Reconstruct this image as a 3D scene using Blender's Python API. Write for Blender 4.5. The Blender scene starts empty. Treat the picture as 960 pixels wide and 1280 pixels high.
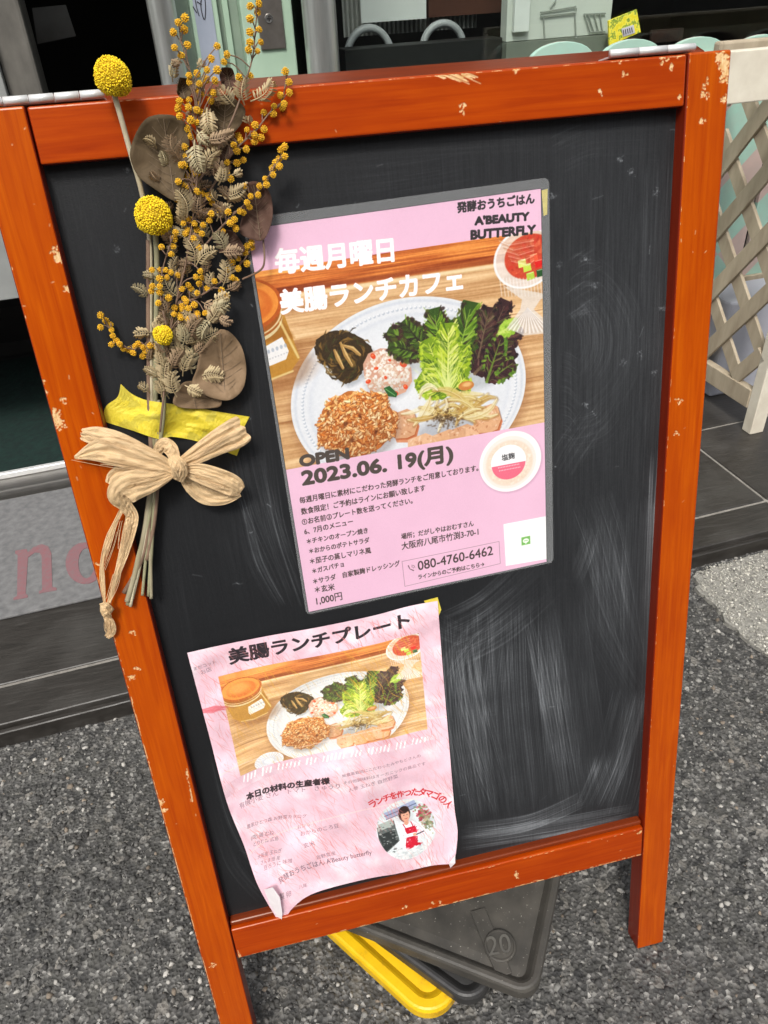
import bpy, bmesh, math, random
import numpy as np
from mathutils import Vector, Matrix
random.seed(7); rng = np.random.default_rng(7)
scene = bpy.context.scene; col = scene.collection
# ---------------------------------------------------------------- camera
F = 947.96
CAM = np.array([0.134361, -0.355961, 0.947491])
RB = np.array([[0.9742229790775557, 0.16551760593272863, -0.15327592493131567],
               [-0.22083382907188745, 0.5609987480846694, -0.7978175384039148],
               [-0.04606524692977086, 0.8111006884313017, 0.5830897583147622]])
cd = bpy.data.cameras.new('camera'); cam = bpy.data.objects.new('camera', cd); col.objects.link(cam)
cam.matrix_world = Matrix([list(RB[i]) + [float(CAM[i])] for i in range(3)] + [[0, 0, 0, 1]])
cd.sensor_fit = 'VERTICAL'; cd.sensor_height = 32.0; cd.lens = 32.0 * F / 1280.0
cd.clip_start = 0.02; cd.clip_end = 500
scene.camera = cam
# ---------------------------------------------------------------- light
SUN_EL, SUN_AZ = math.radians(52), math.radians(-160)      # azimuth of the sun, measured from +Y clockwise
w = bpy.data.worlds.new('World'); scene.world = w; w.use_nodes = True
nt = w.node_tree; sky = nt.nodes.new('ShaderNodeTexSky'); sky.sky_type = 'NISHITA'
sky.sun_disc = False; sky.sun_elevation = SUN_EL; sky.sun_rotation = SUN_AZ
sky.dust_density = 4.0; sky.ozone_density = 0.6; sky.air_density = 1.0
hsv = nt.nodes.new('ShaderNodeHueSaturation'); hsv.inputs['Saturation'].default_value = 0.3
nt.links.new(sky.outputs[0], hsv.inputs['Color'])
bgn = nt.nodes['Background']; bgn.inputs[1].default_value = 0.15
nt.links.new(hsv.outputs[0], bgn.inputs[0])
sd = bpy.data.lights.new('sun', 'SUN'); sd.energy = 1.7; sd.angle = math.radians(12); sd.color = (1, .955, .89)
so = bpy.data.objects.new('sun', sd); col.objects.link(so)
sdir = Vector((math.sin(SUN_AZ) * math.cos(SUN_EL), math.cos(SUN_AZ) * math.cos(SUN_EL), math.sin(SUN_EL)))
so.rotation_euler = sdir.to_track_quat('Z', 'Y').to_euler(); so.location = sdir * 5
scene.view_settings.view_transform = 'Standard'; scene.view_settings.look = 'None'
scene.view_settings.exposure = 0.36; scene.view_settings.gamma = 1.0
scene.cycles.max_bounces = 8; scene.cycles.transparent_max_bounces = 12
# ---------------------------------------------------------------- frames of reference (metres)
TH = math.radians(12.5); SN, CS = math.sin(TH), math.cos(TH)
H4 = 0.9110
B0 = np.array([0, H4 * SN, H4 * CS])                        # top left corner of the board's front
BX, BY, BZ = np.array([1., 0, 0]), np.array([0, SN, CS]), np.array([0, -CS, SN])
FA = np.array([-0.325, .514, 0]); FD = np.array([.99699, .07748, 0]); FN = np.array([-.07748, .99699, 0])
def bw(x, y, z): return B0 + BX * x + BY * y + BZ * z       # board frame -> world
def fu(u, d, z): return FA + FD * u + FN * d + np.array([0, 0, z])   # shop front frame -> world
def ray(px, py): return RB @ np.array([(px - 480) / F, (640 - py) / F, -1.0])
def hit(px, py, n, p):
    r = ray(px, py); return CAM + r * (((np.array(p) - CAM) @ n) / (r @ n))
def bxy(px, py, h=0.0):                                     # measured point -> board x, y at height h over the board's front
    q = hit(px, py, BZ, B0 + BZ * h) - B0; return np.array([q @ BX, q @ BY])
def bp(px, py, h=0.0): q = bxy(px, py, h); return bw(q[0], q[1], h)
def fuz(px, py, d): q = hit(px, py, FN, FA + FN * d) - FA; return q @ FD, q[2]
def fp(px, py, d): u, z = fuz(px, py, d); return fu(u, d, z)
def gp(px, py, z=0.0): return hit(px, py, np.array([0, 0, 1.]), (0, 0, z))
# ---------------------------------------------------------------- objects
LOC = {}
def finish(o, loc, parent):
    LOC[o.name] = np.array(loc, float)
    base = LOC[parent.name] if parent else np.zeros(3)
    o.location = LOC[o.name] - base
    if parent: o.parent = parent
def empty(name, loc, label, cat, group=None):
    o = bpy.data.objects.new(name, None); col.objects.link(o); o.empty_display_size = .02
    finish(o, loc, None); o['label'] = label; o['category'] = cat
    if group: o['group'] = group
    return o
def tag(o, label=None, cat=None, group=None, kind=None):
    for k, v in (('label', label), ('category', cat), ('group', group), ('kind', kind)):
        if v: o[k] = v
    return o
def link_mesh(name, me, parent=None, loc=None, mat=None):
    o = bpy.data.objects.new(name, me); col.objects.link(o)
    if mat and not me.materials: me.materials.append(mat)
    finish(o, loc if loc is not None else (0, 0, 0), parent); return o
def mesh(name, V, Fc, mat, parent=None, uv=None, smooth=False, loc=None, bevel=0, seg=2, solid=0, cols=None, sub=0):
    """V: world points; uv: per-vertex; makes ONE object"""
    V = np.asarray(V, float); c = V.mean(0) if loc is None else np.array(loc, float)
    me = bpy.data.meshes.new(name); me.from_pydata((V - c).tolist(), [], [list(map(int, f)) for f in Fc])
    if uv is not None:
        ul = me.uv_layers.new(name='UVMap'); li = np.zeros(len(me.loops), int); me.loops.foreach_get('vertex_index', li)
        ul.data.foreach_set('uv', np.asarray(uv, float)[li].ravel())
    if cols is not None:
        ca = me.color_attributes.new('Col', 'FLOAT_COLOR', 'POINT'); cc = np.ones((len(V), 4)); cc[:, :3] = cols
        ca.data.foreach_set('color', cc.ravel())
    if smooth: me.shade_smooth()
    me.update(); o = link_mesh(name, me, parent, c, mat)
    if bevel:
        b = o.modifiers.new('b', 'BEVEL'); b.width = bevel; b.segments = seg; b.limit_method = 'ANGLE'; b.harden_normals = False
    if solid:
        s = o.modifiers.new('s', 'SOLIDIFY'); s.thickness = solid; s.offset = 0
    if sub:
        s = o.modifiers.new('d', 'SUBSURF'); s.levels = s.render_levels = sub
    return o
BOXF = [(0, 1, 3, 2), (4, 6, 7, 5), (0, 4, 5, 1), (2, 3, 7, 6), (0, 2, 6, 4), (1, 5, 7, 3)]
def boxv(fr, a, b): return [fr(x, y, z) for x in (a[0], b[0]) for y in (a[1], b[1]) for z in (a[2], b[2])]
def box(name, fr, a, b, mat, parent=None, bevel=.001, **k):
    V = boxv(fr, a, b); o = mesh(name, V, BOXF, mat, parent, bevel=bevel, **k)
    me = o.data; bm = bmesh.new(); bm.from_mesh(me); bmesh.ops.recalc_face_normals(bm, faces=bm.faces); bm.to_mesh(me); bm.free()
    return o
def wd(x, y, z): return np.array([x, y, z], float)
def tubegeo(P, R, n=8, cap=True):
    P = np.asarray(P, float); m = len(P); R = np.broadcast_to(np.asarray(R, float), (m,))
    T = np.gradient(P, axis=0); T /= np.linalg.norm(T, axis=1)[:, None] + 1e-12
    up = np.array([0.3, -.5, .8]); V = []
    a = np.cross(T[0], up); a /= np.linalg.norm(a)
    for i in range(m):
        a = a - T[i] * (a @ T[i]); a /= np.linalg.norm(a) + 1e-12; b = np.cross(T[i], a)
        for k in range(n):
            t = 2 * math.pi * k / n; V.append(P[i] + R[i] * (a * math.cos(t) + b * math.sin(t)))
    Fc = [(i * n + k, i * n + (k + 1) % n, (i + 1) * n + (k + 1) % n, (i + 1) * n + k) for i in range(m - 1) for k in range(n)]
    if cap: Fc += [tuple(range(n))[::-1], tuple((m - 1) * n + k for k in range(n))]
    return V, Fc
def tube(name, P, R, mat, parent=None, n=8, **k):
    V, Fc = tubegeo(P, R, n); return mesh(name, V, Fc, mat, parent, smooth=True, **k)
def join(parts):
    V = []; Fc = []
    for v, f in parts:
        o = len(V); V += list(v); Fc += [tuple(i + o for i in q) for q in f]
    return V, Fc
def spline(P, n):
    P = np.asarray(P, float); t = np.linspace(0, len(P) - 1, n); i = np.clip(t.astype(int), 0, len(P) - 2); u = (t - i)[:, None]
    p0 = P[np.maximum(i - 1, 0)]; p1 = P[i]; p2 = P[i + 1]; p3 = P[np.minimum(i + 2, len(P) - 1)]
    return .5 * (2 * p1 + (p2 - p0) * u + (2 * p0 - 5 * p1 + 4 * p2 - p3) * u ** 2 + (3 * p1 - p0 - 3 * p2 + p3) * u ** 3)
# ---------------------------------------------------------------- materials
def srgb(c):
    c = np.asarray(c, float) / 255.; return np.where(c <= .04045, c / 12.92, ((c + .055) / 1.055) ** 2.4)
class M:
    def __init__(s, name, base=(.5, .5, .5), rough=.5, metal=0., **k):
        s.m = bpy.data.materials.new(name); s.m.use_nodes = True; s.nt = s.m.node_tree
        s.p = s.nt.nodes['Principled BSDF']; s.p.inputs['Base Color'].default_value = (*base, 1)
        s.p.inputs['Roughness'].default_value = rough; s.p.inputs['Metallic'].default_value = metal
        for a, v in k.items(): s.p.inputs[a.replace('_', ' ')].default_value = v
    def n(s, t, **k):
        q = s.nt.nodes.new('ShaderNode' + t)
        for a, v in k.items():
            if a in q.inputs: q.inputs[a].default_value = v
            else: setattr(q, a, v)
        return q
    def l(s, a, b): s.nt.links.new(a, b)
    def coord(s, kind='Object', scale=(1, 1, 1), rot=(0, 0, 0)):
        t = s.n('TexCoord'); mp = s.n('Mapping'); mp.inputs['Scale'].default_value = scale; mp.inputs['Rotation'].default_value = rot
        s.l(t.outputs[kind], mp.inputs['Vector']); return mp.outputs[0]
    def noise(s, vec, scale, detail=4, rough=.55, dist=0):
        q = s.n('TexNoise', Scale=scale, Detail=detail, Roughness=rough, Distortion=dist)
        if vec is not None: s.l(vec, q.inputs['Vector'])
        return q.outputs['Fac']
    def ramp(s, fac, stops):
        r = s.n('ValToRGB'); e = r.color_ramp.elements
        while len(e) < len(stops): e.new(.5)
        for el, (p, c) in zip(e, stops): el.position = p; el.color = (*c, 1) if hasattr(c, '__len__') else (c, c, c, 1)
        s.l(fac, r.inputs[0]); return r.outputs[0]
    def mix(s, fac, a, b, mode='MIX'):
        q = s.n('Mix', data_type='RGBA', blend_type=mode)
        for x, i in ((fac, 0), (a, 6), (b, 7)):
            if hasattr(x, 'links'): s.l(x, q.inputs[i])
            elif hasattr(x, '__len__'): q.inputs[i].default_value = (*x, 1)
            else: q.inputs[i].default_value = x
        return q.outputs[2]
    def base(s, c): s.l(c, s.p.inputs['Base Color']); return s
    def rough(s, c): s.l(c, s.p.inputs['Roughness']); return s
    def bump(s, h, dist=.001, st=.5):
        b = s.n('Bump', Strength=st, Distance=dist); s.l(h, b.inputs['Height']); s.l(b.outputs[0], s.p.inputs['Normal']); return s
def mottled(name, c0, c1, rough, scale=30, stretch=(1, 1, 1), metal=0, bump=.0003, **k):
    m = M(name, c0, rough, metal, **k); v = m.coord('Object', stretch); f = m.noise(v, scale, 6)
    m.base(m.ramp(f, [(.3, c0), (.7, c1)])); m.bump(f, bump, .6); return m
# ---------------------------------------------------------------- canvas painter for flat prints, chalk and wear
class Cv:
    def __init__(s, w, h, c=(255, 255, 255)): s.w, s.h = w, h; s.a = np.ones((h, w, 3), np.float32) * np.array(c, np.float32)
    def bb(s, x0, y0, x1, y1):
        x0, y0 = max(0, int(x0)), max(0, int(y0)); x1, y1 = min(s.w, int(x1) + 2), min(s.h, int(y1) + 2)
        if x1 <= x0 or y1 <= y0: return None
        yy, xx = np.mgrid[y0:y1, x0:x1].astype(np.float32); return x0, y0, x1, y1, xx, yy
    def put(s, b, m, c):
        x0, y0, x1, y1 = b[:4]; m = m[..., None]; c = c[y0:y1, x0:x1] if isinstance(c, np.ndarray) and c.ndim == 3 else np.array(c, np.float32)
        s.a[y0:y1, x0:x1] = s.a[y0:y1, x0:x1] * (1 - m) + c * m
    def ell(s, cx, cy, rx, ry, c, ang=0, al=1, soft=1.2, r_in=0):
        R = max(rx, ry) + soft * 2; b = s.bb(cx - R, cy - R, cx + R, cy + R)
        if b is None: return
        X, Y = b[4] - cx, b[5] - cy; ca, sa = math.cos(ang), math.sin(ang); u = X * ca + Y * sa; v = -X * sa + Y * ca
        q = np.sqrt((u / rx) ** 2 + (v / ry) ** 2); k = min(rx, ry); m = np.clip((1 - q) * k / soft + .5, 0, 1)
        if r_in: m *= np.clip((q - r_in) * k / soft + .5, 0, 1)
        s.put(b, m * al, c)
    def stroke(s, P, wd_, c, al=1, soft=1.2):
        P = np.asarray(P, float); W = np.broadcast_to(np.asarray(wd_, float), (len(P),))
        b = s.bb(P[:, 0].min() - W.max() - 2, P[:, 1].min() - W.max() - 2, P[:, 0].max() + W.max() + 2, P[:, 1].max() + W.max() + 2)
        if b is None: return
        D = np.full(b[4].shape, 1e9, np.float32)
        for i in range(len(P) - 1):
            d = P[i + 1] - P[i]; L = d @ d + 1e-9; t = np.clip(((b[4] - P[i, 0]) * d[0] + (b[5] - P[i, 1]) * d[1]) / L, 0, 1)
            dd = np.hypot(b[4] - P[i, 0] - t * d[0], b[5] - P[i, 1] - t * d[1]) - (W[i] + (W[i + 1] - W[i]) * t) / 2
            D = np.minimum(D, dd)
        s.put(b, np.clip(.5 - D / soft, 0, 1) * al, c)
    def poly(s, P, c, al=1, soft=1.2):
        P = np.asarray(P, float); b = s.bb(P[:, 0].min() - 2, P[:, 1].min() - 2, P[:, 0].max() + 2, P[:, 1].max() + 2)
        if b is None: return
        X, Y = b[4], b[5]; ins = np.zeros(X.shape, bool); D = np.full(X.shape, 1e9, np.float32)
        for i in range(len(P)):
            p, q = P[i], P[(i + 1) % len(P)]; d = q - p
            t = np.clip(((X - p[0]) * d[0] + (Y - p[1]) * d[1]) / (d @ d + 1e-9), 0, 1)
            D = np.minimum(D, np.hypot(X - p[0] - t * d[0], Y - p[1] - t * d[1]))
            if abs(d[1]) > 1e-9: ins ^= ((p[1] > Y) != (q[1] > Y)) & (X < d[0] * (Y - p[1]) / d[1] + p[0])
        D = np.where(ins, D, -D); s.put(b, np.clip(.5 + D / soft, 0, 1) * al, c)
def fbm(w, h, cell, oct=4, seed=0, ax=1., ay=1.):
    r = np.random.default_rng(seed); out = np.zeros((h, w), np.float32); amp = 1; tot = 0
    for o in range(oct):
        gw = max(2, int(w / (cell * ax) * 2 ** o) + 2); gh = max(2, int(h / (cell * ay) * 2 ** o) + 2)
        gw, gh = min(gw, w), min(gh, h)
        g = r.random((gh, gw)).astype(np.float32)
        x = np.linspace(0, gw - 1.001, w); y = np.linspace(0, gh - 1.001, h); xi, yi = x.astype(int), y.astype(int)
        fx = (x - xi); fy = (y - yi); fx = (fx * fx * (3 - 2 * fx)).astype(np.float32); fy = (fy * fy * (3 - 2 * fy))[:, None].astype(np.float32)
        xj, yj = np.minimum(xi + 1, gw - 1), np.minimum(yi + 1, gh - 1)
        a = g[yi][:, xi] * (1 - fx) + g[yi][:, xj] * fx; b = g[yj][:, xi] * (1 - fx) + g[yj][:, xj] * fx
        out += amp * (a * (1 - fy) + b * fy); tot += amp; amp *= .5
    return out / tot
def splat(A, X, Y, v):                                       # soft dots, additive, into a 2-D array
    h, w_ = A.shape; xi = np.floor(X).astype(int); yi = np.floor(Y).astype(int); fx = X - xi; fy = Y - yi
    for dx in (0, 1):
        for dy in (0, 1):
            x, y = xi + dx, yi + dy; ok = (x >= 0) & (x < w_) & (y >= 0) & (y < h)
            k = (fx if dx else 1 - fx) * (fy if dy else 1 - fy) * v; np.add.at(A, (y[ok], x[ok]), k[ok])
def image(name, a, data=False):
    h, w_ = a.shape[:2]; im = bpy.data.images.new(name, w_, h, alpha=False)
    if data: im.colorspace_settings.name = 'Non-Color'
    px = np.ones((h, w_, 4), np.float32); px[..., :3] = np.clip(a[::-1] / 255., 0, 1) if a.ndim == 3 else np.clip(a[::-1], 0, 1)[..., None]
    im.pixels.foreach_set(px.ravel()); im.update(); im.pack(); return im
# flat lettering: the outlines of a text are filled by scan lines, thickened with a round brush
_TX = []
def glyphs(strs):
    out = {}; objs = []
    for t in strs:
        c = bpy.data.curves.new('t', 'FONT'); c.body = t; c.resolution_u = 4; o = bpy.data.objects.new('t', c); col.objects.link(o); objs.append((t, o))
    dg = bpy.context.evaluated_depsgraph_get()
    for t, o in objs:
        e = o.evaluated_get(dg); me = e.to_mesh(); me.calc_loop_triangles()
        V = np.array([v.co[:2] for v in me.vertices]); T = np.array([q.vertices[:] for q in me.loop_triangles], int)
        out[t] = (V, T); e.to_mesh_clear()
    for t, o in objs:
        c = o.data; bpy.data.objects.remove(o); bpy.data.curves.remove(c)
    return out
def draw_text(cv, G, t, fn, color, bold=0, outline=0, ocol=(255, 255, 255), al=1):
    V, T = G[t]
    if len(T) == 0: return
    V = fn(V); SS = 2; pad = int(bold + outline) + 3
    x0, y0 = np.floor(V.min(0)).astype(int) - pad; x1, y1 = np.ceil(V.max(0)).astype(int) + pad
    x0, y0 = max(x0, 0), max(y0, 0); x1, y1 = min(x1, cv.w), min(y1, cv.h)
    if x1 <= x0 or y1 <= y0: return
    W, H = (x1 - x0) * SS, (y1 - y0) * SS; P = (V - (x0, y0)) * SS
    E = np.concatenate([T[:, (0, 1)], T[:, (1, 2)], T[:, (2, 0)]]); p, q = P[E[:, 0]], P[E[:, 1]]
    sw = p[:, 1] > q[:, 1]; p[sw], q[sw] = q[sw].copy(), p[sw].copy()
    r0 = np.ceil(p[:, 1] - .5).astype(int); r1 = np.ceil(q[:, 1] - .5).astype(int); n = np.maximum(r1 - r0, 0)
    idx = np.repeat(np.arange(len(p)), n); rows = np.arange(n.sum()) - np.repeat(np.cumsum(n) - n, n) + r0[idx]
    tt = (rows + .5 - p[idx, 1]) / (q[idx, 1] - p[idx, 1]); xs = p[idx, 0] + tt * (q[idx, 0] - p[idx, 0])
    cx = np.clip(np.ceil(xs - .5), 0, W).astype(int); ok = (rows >= 0) & (rows < H)
    A = np.zeros((H, W + 1), np.int32); np.add.at(A, (rows[ok], cx[ok]), 1); m = (np.cumsum(A, 1)[:, :W] % 2).astype(np.float32)
    def dil(m, r):
        r *= SS; k = int(math.ceil(r)); o = m.copy(); mp = np.pad(m, k)
        for dy in range(-k, k + 1):
            for dx in range(-k, k + 1):
                if dx * dx + dy * dy <= r * r + .3: np.maximum(o, mp[k + dy:k + dy + H, k + dx:k + dx + W], out=o)
        return o
    def down(m): return m.reshape(y1 - y0, SS, x1 - x0, SS).mean((1, 3))
    if bold: m = dil(m, bold)
    b = (x0, y0, x1, y1)
    if outline: cv.put(b, down(dil(m, outline)) * al, ocol)
    cv.put(b, down(m) * al, color)
def along(G, t, p0, p1, hs=1.0, x0=None):                    # lays a text on the base line p0 -> p1 (canvas units)
    V = G[t][0]; p0, p1 = np.array(p0, float), np.array(p1, float); d = p1 - p0; L = np.linalg.norm(d); d /= L; nrm = np.array([d[1], -d[0]])
    a, b = V[:, 0].min(), V[:, 0].max(); k = L / (b - a)
    return lambda V: p0 + np.outer((V[:, 0] - a) * k, d) + np.outer(V[:, 1] * k * hs, nrm)
# ================================================================ PRINTS (flat pictures and lettering, painted into images)
PD = -.0125                                                  # chalkboard surface under the frame's front
PH = PD + .0012
TRc, BRc, BLc = bxy(676, 236, PH), bxy(683, 702, PH), bxy(386, 765, PH); TLc = TRc + BLc - BRc
SW, SH = 1000, 1414
_A = np.array([(TRc - TLc) / SW, (BLc - TLc) / SH]).T; _Ai = np.linalg.inv(_A)
def T(px, py): return _Ai @ (bxy(px, py, PH) - TLc)
def TZ(L, ox=0, oy=0, s=1.0): return [T(ox + x / s, oy + y / s) for x, y in L]
OX, OY, CWd, CHt = -300, 130, 1400, 850                     # the food picture is larger than the part the poster shows
def food():
    c = Cv(CWd, CHt, (220, 185, 145)); r = np.random.default_rng(3)
    def Q(px, py): t = T(px, py); return np.array([t[0] - OX, t[1] - OY])
    def QZ(L, ox=360, oy=360, s=3.0): return [Q(ox + x / s, oy + y / s) for x, y in L]
    # table: light planks
    g = fbm(CWd, CHt, 60, 5, 1, 6, .35); g2 = fbm(CWd, CHt, 26, 4, 2, 10, .2)
    base = np.array((205, 165, 125))[None, None] + (g[..., None] - .5) * np.array((110, 110, 105)) + (g2[..., None] - .5) * 60
    c.a[:] = base
    # dark back rail of the table
    rail = np.array((196, 118, 62))[None, None] + (g[..., None] - .5) * np.array((120, 110, 80)) + (g2[..., None] - .5) * np.array((150, 120, 90))
    e0, e1 = Q(330, 372), Q(672, 322); s0, s1 = Q(330, 300), Q(672, 290)
    sl = (e1 - e0) / (e1[0] - e0[0]); L = np.array([-50, e0[1] - (e0[0] + 50) * sl[1]]); Rr = np.array([CWd + 50, e1[1] + (CWd + 50 - e1[0]) * sl[1]])
    c.poly([(-50, -50), (CWd + 50, -50), Rr, L], rail.astype(np.float32))
    c.stroke([L + (0, -8), Rr + (0, -8)], 22, (105, 50, 25), .55, 14)
    c.stroke([L + (0, 6), Rr + (0, 6)], 14, (250, 222, 180), .8, 8)
    mid = (0, -95); c.stroke([L + mid, Rr + mid], 5, (110, 55, 25), .6, 5)
    for k in range(40):
        y = r.uniform(e0[1] + 10, CHt); x = r.uniform(0, CWd); ln = r.uniform(100, 420)
        c.stroke([(x, y), (x + ln, y + r.uniform(-6, 6))], r.uniform(1, 3), (165, 120, 80), .3, 3)
    for y in (L[1] + 190, L[1] + 430): c.stroke([(0, y), (CWd, y - 6)], 3, (140, 100, 70), .6, 2)
    # plate
    pl, pr, pt = Q(363, 512), Q(657, 478), Q(535, 369); pc = (pl + pr) / 2; rx = (pr - pl)[0] / 2; ry = pc[1] - pt[1] + 4
    c.ell(pc[0] + 6, pc[1] + 20, rx * 1.02, ry * 1.02, (120, 85, 60), 0, .45, 36)
    c.ell(*pc, rx, ry, (226, 230, 235)); c.ell(*pc, rx * .975, ry * .975, (202, 208, 218), 0, .8, 6)
    c.ell(pc[0], pc[1] + 3, rx * .955, ry * .955, (228, 231, 236), 0, 1, 6)
    n = 150
    for k in range(n):
        a = 2 * math.pi * k / n; x, y = pc[0] + rx * .91 * math.cos(a), pc[1] + 3 + ry * .91 * math.sin(a)
        c.ell(x + 1, y + 2, 5.4, 5, (176, 184, 196), 0, .85, 3); c.ell(x - 1, y - 1, 3.4, 3, (245, 247, 250), 0, 1, 3)
    c.ell(pc[0], pc[1] + 5, rx * .86, ry * .86, (208, 213, 222), 0, .8, 10); c.ell(pc[0], pc[1] + 8, rx * .835, ry * .835, (224, 228, 234), 0, 1, 14)
    c.ell(pc[0] - rx * .2, pc[1] - ry * .25, rx * .5, ry * .4, (236, 239, 243), 0, .8, 80)
    # braised greens (left)
    q = Q(430, 444); out = QZ([(105, 190), (150, 165), (200, 158), (262, 180), (305, 215), (318, 262), (285, 300), (262, 335), (220, 358), (180, 335), (155, 300), (118, 275), (100, 235)])
    out = list(spline(np.array(out + out[:1]), 90) + r.normal(0, 1.6, (90, 2))); c.poly([p + (8, 14) for p in out], (120, 125, 130), .5, 16); c.poly(out, (62, 48, 28))
    for k in range(130):
        a = r.uniform(0, 6.28); d = r.uniform(5, 92); p = q + (math.cos(a) * d, math.sin(a) * d * .9 + 4); t = a + 1.57 + r.normal(0, .5); ln = r.uniform(14, 42)
        cc = [(84, 66, 34), (112, 90, 50), (45, 34, 20), (140, 112, 62), (70, 74, 40)][r.integers(5)]
        mdl = p + np.array((math.cos(t), math.sin(t))) * ln / 2 + (math.cos(a) * 6, math.sin(a) * 6); e = p + np.array((math.cos(t), math.sin(t))) * ln
        c.stroke([p, mdl, e], [2, r.uniform(4, 9), 2], cc, .8, 2.5)
    for L2 in ([(172, 232), (185, 260), (205, 300)], [(195, 205), (215, 250), (238, 290)], [(205, 215), (240, 225), (268, 250)]):
        c.stroke(QZ(L2), [7, 15, 9], (176, 140, 88), .9, 3); c.stroke([p + (3, -2) for p in QZ(L2)], [2, 6, 3], (220, 190, 140), .8, 3)
    # okara salad
    q = Q(484, 466); c.ell(q[0] + 6, q[1] + 16, 92, 86, (130, 130, 135), 0, .5, 22)
    c.poly(QZ([(280, 285), (300, 245), (345, 225), (395, 228), (440, 262), (462, 300), (465, 350), (440, 390), (395, 408), (350, 402), (300, 375), (285, 330)]), (205, 160, 140))
    for k in range(520):
        a = r.uniform(0, 6.28); d = math.sqrt(r.uniform(0, 1)) * 84; p = q + (math.cos(a) * d * .97, math.sin(a) * d)
        lum = 1 - .25 * max(0, (p[1] - q[1]) / 84); cc = np.array([(246, 236, 224), (232, 214, 196), (252, 246, 238), (218, 186, 164)][r.integers(4)]) * lum
        c.ell(*p, r.uniform(2.5, 7), r.uniform(2.5, 6), cc, r.uniform(0, 3), .95, 2)
    for x, y, s in ((318, 255, 11), (432, 285, 14), (300, 350, 10), (440, 370, 10), (365, 335, 7), (330, 300, 8), (380, 270, 6), (405, 395, 9)):
        p = QZ([(x, y)])[0]; c.ell(*p, s, s * .75, (214, 84, 50), r.uniform(0, 3)); c.ell(p[0] - 2, p[1] - 3, s * .4, s * .3, (245, 150, 110), 0, .8, 2)
    c.poly(QZ([(358, 375), (380, 366), (410, 395), (405, 410), (375, 405)]), (48, 92, 52)); c.stroke(QZ([(365, 378), (400, 402)]), 3, (120, 165, 110))
    # lettuce: three heads, drawn as ruffled leaf lobes from the stem out
    def leaf(base, tips, cols, nr, wide, dark):
        base = np.array(base)
        for tip in tips:
            tip = np.array(tip); d = tip - base; L = np.linalg.norm(d); d /= L; nn = np.array((-d[1], d[0])); side = []
            ph = r.uniform(0, 6)
            for k in range(30):
                t = k / 29; wv = wide * (math.sin(math.pi * min(1, t * .86 + .04)) ** .7) * (1 + .16 * math.sin(t * 30 + ph) + .1 * math.sin(t * 57 + ph * 2))
                side.append((t, wv))
            P = [base + d * L * t + nn * wv for t, wv in side] + [base + d * L * t - nn * wv * (1 + .12 * math.sin(t * 23 + ph)) for t, wv in side[::-1]]
            c.poly(P, cols[0])
            for k in range(nr):
                t = r.uniform(.05, .85); sgn = r.choice((-1, 1)); a = base + d * L * t; wv = wide * math.sin(math.pi * min(1, t * .86 + .1)) ** .7
                e = a + d * L * r.uniform(.06, .22) + nn * sgn * wv * r.uniform(.5, 1.02); m = (a + e) / 2 + d * r.uniform(-8, 4)
                c.stroke([a, m, e], [r.uniform(1, 4), r.uniform(3, 9), r.uniform(2, 7)], cols[1 + r.integers(len(cols) - 1)], r.uniform(.5, .95), 2.5)
            for k in range(60):
                t = r.uniform(.2, 1); sgn = r.choice((-1, 1)); wv = wide * math.sin(math.pi * min(1, t * .86 + .04)) ** .7; p = base + d * L * t + nn * sgn * wv * r.uniform(.85, 1.05)
                c.ell(*p, r.uniform(4, 11), r.uniform(3, 7), dark[r.integers(len(dark))], r.uniform(0, 3), .85, 3)
            c.stroke([base, base + d * L * .5, base + d * L * .92], [12, 6, 2], cols[-1], .8, 3)
    gr = [(116, 142, 42), (150, 174, 50), (182, 200, 70), (86, 112, 36), (204, 216, 100), (64, 88, 32), (222, 228, 140)]
    dk = [(58, 44, 40), (44, 34, 34), (74, 52, 46), (84, 90, 44), (36, 26, 28), (104, 84, 66)]
    pu = [(64, 42, 44), (48, 32, 36), (86, 56, 54), (34, 24, 28), (110, 84, 76), (80, 92, 50), (120, 104, 84)]
    S = QZ([(600, 400)])[0]; c.poly([p + (6, 20) for p in QZ([(380, 190), (520, 120), (700, 60), (830, 150), (840, 280), (740, 350), (600, 390), (480, 300), (400, 250)])], (120, 125, 125), .4, 30)
    leaf(QZ([(530, 250)])[0], QZ([(372, 160), (375, 215), (430, 122)]), [(66, 84, 38), (96, 122, 50), (52, 62, 32), (128, 156, 70), (44, 34, 34)], 60, 40, dk[:4])
    leaf(QZ([(700, 320)])[0], QZ([(850, 230), (820, 45), (755, 70), (870, 140)]), pu, 90, 46, pu[:4])
    leaf(QZ([(745, 350)])[0], QZ([(850, 275), (800, 180)]), pu[:5] + [(112, 140, 60)], 60, 38, [(88, 120, 50), (56, 40, 40), (120, 150, 60)])
    leaf(S, QZ([(545, 75), (690, 50)]), [(60, 84, 34), (96, 128, 42), (128, 160, 50), (56, 44, 38), (150, 176, 84)], 110, 56, dk[:4])
    leaf(S, QZ([(490, 330), (520, 190), (655, 210), (670, 330), (600, 130)]), gr, 120, 50, gr[:4] + [(176, 200, 80)])
    for k in range(60):
        a = r.uniform(-2.6, -.7); ln = r.uniform(60, 210); e = S + (math.cos(a) * ln * .8, math.sin(a) * ln); m = (S + e) / 2 + (r.uniform(-14, 14), 0)
        c.stroke([S, m, e], [3, 2.4, 1.2], (214, 226, 150), .6, 2)
    leaf(QZ([(790, 170)])[0], QZ([(862, 128)]), [(150, 184, 74), (176, 206, 96), (120, 156, 58), (204, 222, 130)], 40, 24, [(140, 176, 70), (170, 200, 90)])
    # onions and sliced chicken, with the half slice the lower sheet shows below
    q = Q(562, 532)
    c.ell(q[0] + 6, q[1] + 34, 150, 74, (120, 122, 128), .02, .45, 26)
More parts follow.
